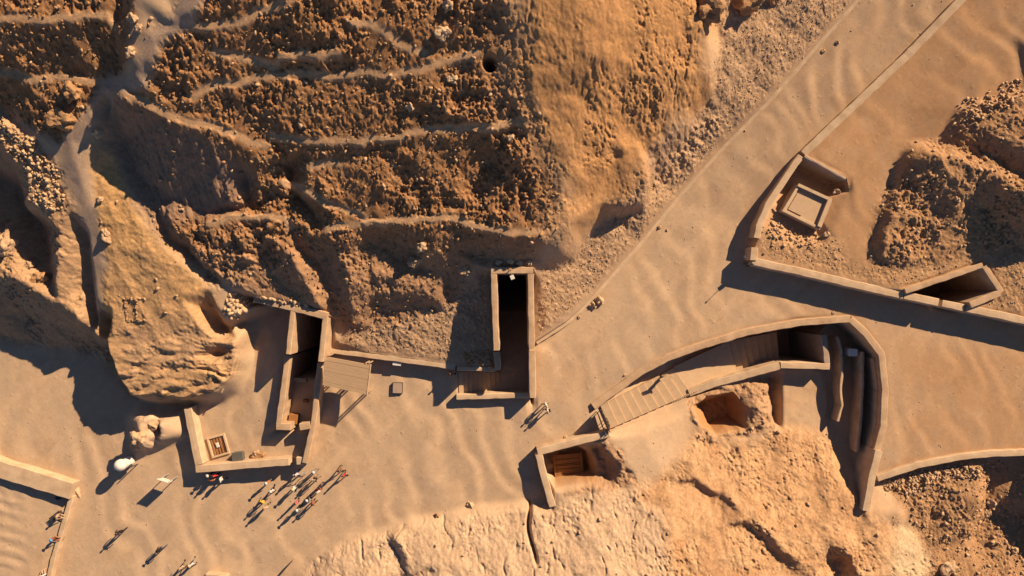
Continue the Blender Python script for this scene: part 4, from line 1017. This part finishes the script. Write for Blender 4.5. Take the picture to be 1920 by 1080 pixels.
# grated well in the yard
x, y, _ = W(409, 836, .5)
o = empty('grated_well', (x, y, .32), math.radians(16), 'square wooden framed grating in the sand of the walled yard', 'grating')
for (cx_, cy_, sx, sy) in [(0, .98, 1.9, .2), (0, -.98, 1.9, .2), (-.85, 0, .2, 1.76), (.85, 0, .2, 1.76)]:
    bm = bmesh.new(); box(bm, cx_, cy_, .08, sx, sy, .3, bev=.02); from_bm('frame', bm, M_plaster2, o)
for k in range(5):
    bm = bmesh.new(); box(bm, -.6+k*.3, 0, .06, .17, 1.7, .08, bev=.01); from_bm('bar', bm, M_wood_dk, o)
bm = bmesh.new(); box(bm, 0, 0, -.02, 1.5, 1.7, .06); from_bm('bed', bm, M_tarp, o)
bm = bmesh.new(); box(bm, -.05, .1, .16, .3, .5, .1, .1, bev=.02); from_bm('plate', bm, M_white, o)
# heap of sacks by the yard wall
def sack(u, v, z, s, rz, mat, label, k):
    x, y, _ = W(u, v, z+.3); o = link('sack', rock_meshes[k].copy(), mat); o.data.polygons.foreach_set('use_smooth', [True]*len(o.data.polygons))
    o.location = (x, y, z+s*.4); o.scale = (s*1.3, s*.8, s*.7); o.rotation_euler = (0, 0, rz); return tag(o, label, 'sack')
M_pinksack = plain('salmon_cloth', (.55, .32, .22)); M_whsack = plain('white_cloth', (.68, .60, .50))
sack(486, 855, .3, .5, .3, M_whsack, 'white sack nearest the entrance in the heap by the yard wall', 1)
sack(475, 858, .3, .42, 1.2, M_pinksack, 'salmon sack on the left of the heap by the yard wall', 2)
sack(479, 850, .4, .35, .7, M_stone_brown, 'brown sack on top of the heap by the yard wall', 3)
sack(543, 858, .3, .25, .2, M_whsack, 'small white sack beside the gap in the yard wall', 4)
# rounded white kiosk
x, y, _ = W(246, 863, 0); z = ground_z(x, y)
o = empty('water_tank', (x, y, z), 0, 'white upright tank with rounded dome top and side pole on the plaza', 'tank')
bm = bmesh.new()
prof = [(.50, 0), (.52, .1), (.52, 1.25), (.48, 1.35), (.42, 1.42), (.55, 1.5), (.60, 1.7), (.58, 1.95), (.46, 2.2), (.25, 2.35), (0.02, 2.4)]
ring = [[bm.verts.new((r*math.cos(a*math.tau/20), r*math.sin(a*math.tau/20), h)) for a in range(20)] for r, h in prof]
for r0, r1 in zip(ring, ring[1:]):
    for k in range(20): bm.faces.new((r0[k], r0[(k+1) % 20], r1[(k+1) % 20], r1[k]))
bm.faces.new(ring[-1]); from_bm('body', bm, M_white, o, smooth=True)
bm = bmesh.new(); tube(bm, (.75, -.35, -.1), (.75, -.35, 1.5), .05); from_bm('pole', bm, M_metal, o)
bm = bmesh.new(); box(bm, .45, -.3, .9, .25, .25, .5, .4, bev=.03); from_bm('hatch', bm, M_metal, o)
# small bin by yard wall
x, y, _ = W(588, 828, 0)
o = empty('litter_bin', (x, y, 0), 0, 'small dark litter bin against the outer side of the western tomb wall', 'bin')
bm = bmesh.new(); tube(bm, (0, 0, 0), (0, 0, .7), .22, .28, 14); from_bm('body', bm, M_metal, o)
bm = bmesh.new(); tube(bm, (0, 0, .7), (0, 0, .76), .3, .3, 14); from_bm('rim', bm, M_grey, o)
# dark benches at the lower left, rails at the bottom
def bench(u, v, rz, label):
    x, y, _ = W(u, v, .5); z = ground_z(x, y); o = empty('bench', (x, y, z), rz, label, 'bench')
    for k in range(3):
        bm = bmesh.new(); box(bm, 0, -.16+k*.16, .45, 1.3, .13, .05, bev=.01); from_bm('slat', bm, M_metal, o)
    for s in (-1, 1):
        bm = bmesh.new(); box(bm, s*.5, 0, .2, .07, .4, .45, bev=.01); from_bm('leg', bm, M_metal, o)
bench(117, 927, math.radians(42), 'dark bench behind the end of the bright wall')
bench(107, 966, math.radians(38), 'dark bench on the raised floor beside the low bench wall')
x, y, _ = W(540, 1062, 0)
o = empty('hand_rail', (x, y, 0), math.radians(50), 'thin railing at the bottom edge beside the pale outcrop', 'railing')
for k in range(4):
    bm = bmesh.new(); tube(bm, (-1.2+k*.8, 0, -.1), (-1.2+k*.8, 0, 1.0), .04); from_bm('post', bm, M_wood, o)
for h in (.5, 1.0):
    bm = bmesh.new(); tube(bm, (-1.3, 0, h), (1.3, 0, h), .035); from_bm('rail', bm, M_wood, o)
# folding frame near the yard corner
x, y, _ = W(573, 884, 0)
o = empty('sign_frame', (x, y, 0), .2, 'small empty metal frame standing at the yard wall corner', 'stand')
for (a, b_) in [((-.3, 0, 0), (-.3, 0, 1.1)), ((.3, 0, 0), (.3, 0, 1.1)), ((-.3, 0, 1.1), (.3, 0, 1.1)), ((-.3, 0, .4), (.3, 0, .4))]:
    bm = bmesh.new(); tube(bm, a, b_, .03); from_bm('bar', bm, M_grey, o)
# bottom centre corner of a wall
bm = bmesh.new(); x, y, _ = W(405, 1090, .8); box(bm, x, y, .3, 2.2, 1.4, 1.2, -.1, bev=.04)
tag(from_bm('wall_pier', bm, M_plaster2), 'top of a plastered pier at the bottom edge left of the outcrop', 'pier')

# ------------------------------------------------------------------ people
def skin_body(name, joints, bones):
    """joints: name -> (co, radius). bones: (a, b, region). one continuous skinned body"""
    me = bpy.data.meshes.new('armature_lines'); names = list(joints)
    me.from_pydata([joints[n][0] for n in names], [(names.index(a), names.index(b)) for a, b, _ in bones], [])
    o = bpy.data.objects.new('tmp_body', me); COL.objects.link(o)
    o.modifiers.new('s', 'SKIN'); sub = o.modifiers.new('d', 'SUBSURF'); sub.levels = 1; sub.render_levels = 1
    for i, n in enumerate(names):
        r = joints[n][1]; r = r if isinstance(r, tuple) else (r, r)
        me.skin_vertices[0].data[i].radius = r
        me.skin_vertices[0].data[i].use_root = (n == 'pelvis')
    dg = bpy.context.evaluated_depsgraph_get(); dg.update()
    out = bpy.data.meshes.new_from_object(o.evaluated_get(dg)); out.name = name
    bpy.data.objects.remove(o); bpy.data.meshes.remove(me)
    regs = ['skin', 'top', 'legs', 'shoe']
    segs = [(Vector(joints[a][0]), Vector(joints[b][0]), r) for a, b, r in bones]
    for p in out.polygons:
        c = p.center; best = (9, 'skin')
        for a, b, r in segs:
            d = b-a; t = max(0, min(1, (c-a).dot(d)/max(1e-9, d.length_squared)))
            e = (c-(a+d*t)).length
            if e < best[0]: best = (e, r)
        p.material_index = regs.index(best[1]); p.use_smooth = True
    return out
BN = [('pelvis', 'waist', 'top'), ('waist', 'chest', 'top'), ('chest', 'neck', 'top'), ('neck', 'head', 'skin'), ('head', 'crown', 'skin'),
      ('chest', 'shl', 'top'), ('shl', 'ell', 'top'), ('ell', 'wrl', 'skin'), ('wrl', 'hal', 'skin'), ('chest', 'shr', 'top'), ('shr', 'elr', 'top'), ('elr', 'wrr', 'skin'), ('wrr', 'har', 'skin'),
      ('pelvis', 'hil', 'legs'), ('hil', 'knl', 'legs'), ('knl', 'anl', 'legs'), ('anl', 'tol', 'shoe'), ('pelvis', 'hir', 'legs'), ('hir', 'knr', 'legs'), ('knr', 'anr', 'legs'), ('anr', 'tor', 'shoe')]
def pose(stride=0.0, sit=False, bag=False):
    J = {'pelvis': ((0, 0, .95), (.15, .11)), 'waist': ((0, 0, 1.12), (.14, .10)), 'chest': ((0, 0, 1.34), (.17, .115)), 'neck': ((0, .01, 1.50), .055), 'head': ((0, .03, 1.60), (.075, .095)), 'crown': ((0, .02, 1.70), (.06, .075))}
    for s, k in ((-1, 'l'), (1, 'r')):
        sw = stride*s
        J['sh'+k] = ((s*.2, 0, 1.42), .065); J['el'+k] = ((s*.25, -sw*.35-.02, 1.16), .045); J['wr'+k] = ((s*.24, -sw*.55+.08, .93), .033); J['ha'+k] = ((s*.235, -sw*.6+.12, .84), (.025, .04))
        J['hi'+k] = ((s*.1, sw*.1, .88), .095); J['kn'+k] = ((s*.11, sw*.6+.03, .49), .062); J['an'+k] = ((s*.11, sw*1.0-.02, .08), .042); J['to'+k] = ((s*.13, sw*1.0+.15, .035), (.045, .03))
    if sit:
        for n in J:
            c, r = J[n]
            if n[:2] not in ('kn', 'an', 'to'): J[n] = ((c[0], c[1], c[2]-.45), r)
        for s, k in ((-1, 'l'), (1, 'r')):
            J['kn'+k] = ((s*.13, .42, .50), .062); J['an'+k] = ((s*.12, .46, .08), .042); J['to'+k] = ((s*.13, .62, .035), (.045, .03))
            J['el'+k] = ((s*.26, .08, .72), .045); J['wr'+k] = ((s*.18, .28, .60), .033); J['ha'+k] = ((s*.15, .36, .58), (.025, .04))
    return J
BODY = {'stand': skin_body('standing_body', pose(.06), BN), 'walk': skin_body('walking_body', pose(.26), BN), 'sit': skin_body('sitting_body', pose(0, True), BN)}
def cap_mesh(name, brim):
    bm = bmesh.new()
    bmesh.ops.create_uvsphere(bm, u_segments=14, v_segments=8, radius=1)
    bmesh.ops.delete(bm, geom=[v for v in bm.verts if v.co.z < -.35], context='VERTS')
    for v in bm.verts: v.co = Vector((v.co.x*.092, v.co.y*.112, v.co.z*.105))
    if brim:
        a = bmesh.ops.create_circle(bm, cap_ends=True, segments=18, radius=brim, matrix=Matrix.Translation((0, 0, .01)))
        ex = bmesh.ops.extrude_face_region(bm, geom=[f for f in bm.faces if len(f.verts) == 18])
        bmesh.ops.translate(bm, verts=[g for g in ex['geom'] if isinstance(g, bmesh.types.BMVert)], vec=(0, 0, .012))
    me = bpy.data.meshes.new(name); bm.to_mesh(me); bm.free()
    me.polygons.foreach_set('use_smooth', [True]*len(me.polygons)); return me
HAIR = cap_mesh('hair', 0); HAT = cap_mesh('hat', .165)
bm = bmesh.new(); box(bm, 0, -.19, 1.25, .3, .16, .42, bev=.05); bpm = bpy.data.meshes.new('backpack'); bm.to_mesh(bpm); bm.free()
PM = {}
def cm(rgb, nm='cloth'):
    k = (nm,)+tuple(rgb)
    if k not in PM: PM[k] = plain('%s_%d' % (nm, len(PM)), rgb, .85)
    return PM[k]
SK = [(.36, .20, .13), (.25, .13, .08), (.42, .25, .17)]
BLK = (.015, .014, .016); WHT = (.52, .48, .43); NAVY = (.03, .04, .08); KHA = (.15, .11, .07); BLU = (.08, .12, .22); RED = (.42, .03, .03); PINK = (.75, .10, .16); YEL = (.62, .35, .04)
BRN = (.22, .08, .04); CRM = (.42, .30, .19); GRY = (.20, .19, .18); ORG = (.45, .14, .05); SKY = (.06, .30, .62)
def person(u, v, rz, top, legs, head, label, kind='stand', group=None, bag=None, z=None, sc=1.0):
    x, y, _ = W(u, v, 0); gz = ground_z(x, y) if z is None else z
    o = bpy.data.objects.new('person', BODY[kind]); COL.objects.link(o)
    skin = cm(random.choice(SK), 'skin')
    if len(o.data.materials) == 0:
        for _ in range(4): o.data.materials.append(skin)
    for i, m in enumerate((skin, cm(top), cm(legs), cm((.04, .035, .03), 'shoe'))):
        o.material_slots[i].link = 'OBJECT'; o.material_slots[i].material = m
    o.location = (x, y, gz); o.rotation_euler = (0, 0, rz); s = sc*random.uniform(.95, 1.03); o.scale = (s*1.06, s*1.06, s)
    tag(o, label, 'person', group)
    hk, hc = head
    h = bpy.data.objects.new('hat' if hk == 'hat' else 'hair', HAT if hk == 'hat' else HAIR); COL.objects.link(h)
    h.parent = o; h.location = (0, .015, 1.66-(.45 if kind == 'sit' else 0))
    if len(h.data.materials) == 0: h.data.materials.append(cm(hc, 'hair'))
    h.material_slots[0].link = 'OBJECT'; h.material_slots[0].material = cm(hc, 'hair')
    if bag:
        g = bpy.data.objects.new('backpack', bpm); COL.objects.link(g); g.parent = o
        if len(bpm.materials) == 0: bpm.materials.append(cm(bag))
        g.material_slots[0].link = 'OBJECT'; g.material_slots[0].material = cm(bag)
    return o
DK = ('hair', (.02, .014, .01)); FR = ('hair', (.30, .19, .09)); WH = ('hat', WHT); KH = ('hat', (.5, .38, .22)); BH = ('hat', BLK)
GRP = None
r = math.radians
person(236, 990, r(140), BLK, BLK, DK, 'person all in black walking alone, nearer the left edge', 'walk')
person(310, 1022, r(130), BLK, NAVY, BH, 'person in black with a dark hat walking alone near the bottom', 'walk')
person(352, 1054, r(40), CRM, KHA, FR, 'person in a cream top at the bottom edge, left of a pair', 'walk')
person(370, 1049, r(40), WHT, GRY, KH, 'person in white with a straw hat at the bottom edge, right of a pair', 'walk')
person(509, 898, r(200), ORG, KHA, WH, 'person in a rust top and white hat near the shadow of the yard wall', 'stand')
person(517, 914, r(30), WHT, BLK, WH, 'person in white with a white hat between the rust and yellow tops', 'walk')
person(500, 934, r(150), YEL, NAVY, DK, 'person in a bright yellow top on the left side of the crowd', 'stand')
person(506, 944, r(10), CRM, KHA, FR, 'person in a cream top just below the yellow one', 'stand')
person(562, 884, r(210), WHT, BLU, DK, 'person in pale clothes stepping out of the wall shadow', 'walk')
person(596, 878, r(160), GRY, KHA, WH, 'person in grey with a white hat at the top of the crowd', 'stand')
person(598, 892, r(300), BLK, KHA, FR, 'person in black with fair hair at the top right of the crowd', 'stand', None, WHT)
person(558, 910, r(90), WHT, GRY, KH, 'person in white with a straw hat left of the pink top', 'stand')
person(562, 936, r(60), PINK, BLK, DK, 'person in a bright pink top at the middle of the crowd', 'stand')
person(566, 948, r(20), GRY, BLK, WH, 'person in grey with white hat just below the pink top', 'stand')
person(584, 930, r(80), BLK, BLK, WH, 'person in black with a white hat right of the pink top', 'stand', None, GRY)
person(594, 936, r(120), BRN, BLK, DK, 'person in brown at the lower right of the crowd', 'stand')
person(606, 906, r(250), BLK, NAVY, DK, 'dark haired person in black at the right of the crowd', 'stand')
person(602, 916, r(200), WHT, BRN, FR, 'fair haired person in white at the right of the crowd', 'stand', None, RED)
person(642, 876, r(220), BRN, KHA, DK, 'person in brown walking up to the crowd from the right', 'walk')
person(650, 885, r(230), RED, NAVY, ('hair', (.22, .04, .02)), 'person in a red top, farthest right of the crowd', 'walk')
person(402, 884, r(170), BLK, BLK, WH, 'person in black with a white hat against the yard wall', 'stand')
person(412, 886, r(190), RED, BLK, DK, 'person in a red top against the yard wall', 'stand')
person(406, 894, r(0), BRN, KHA, DK, 'person in brown in front of the red top by the yard wall', 'stand')
person(424, 893, r(100), WHT, BLK, DK, 'person in white stepping away from the yard wall group', 'walk')
person(1023, 756, r(120), WHT, KHA, FR, 'upper one of two people in white beside the middle tomb front corner', 'walk')
person(1026, 767, r(110), WHT, BLK, FR, 'lower one of two people in white beside the middle tomb front corner', 'walk', None, BLK)
person(856, 697, r(60), GRY, NAVY, DK, 'person in grey at the low wall end by the stairs of the middle tomb', 'stand')
person(846, 699, r(80), BRN, BLK, DK, 'person in brown in the wall shadow left of the stairs', 'stand')
person(112, 1004, r(-110), BRN, BRN, ('hat', SKY), 'seated person with a bright blue hat on the low bench wall', 'sit', None, None, .2)
person(120, 962, r(-110), CRM, CRM, DK, 'seated person in cream robes on the low bench wall', 'sit', None, None, .2)
person(92, 1072, r(20), WHT, CRM, FR, 'person in white cut by the bottom edge near the bench wall', 'sit', None, None, .2)
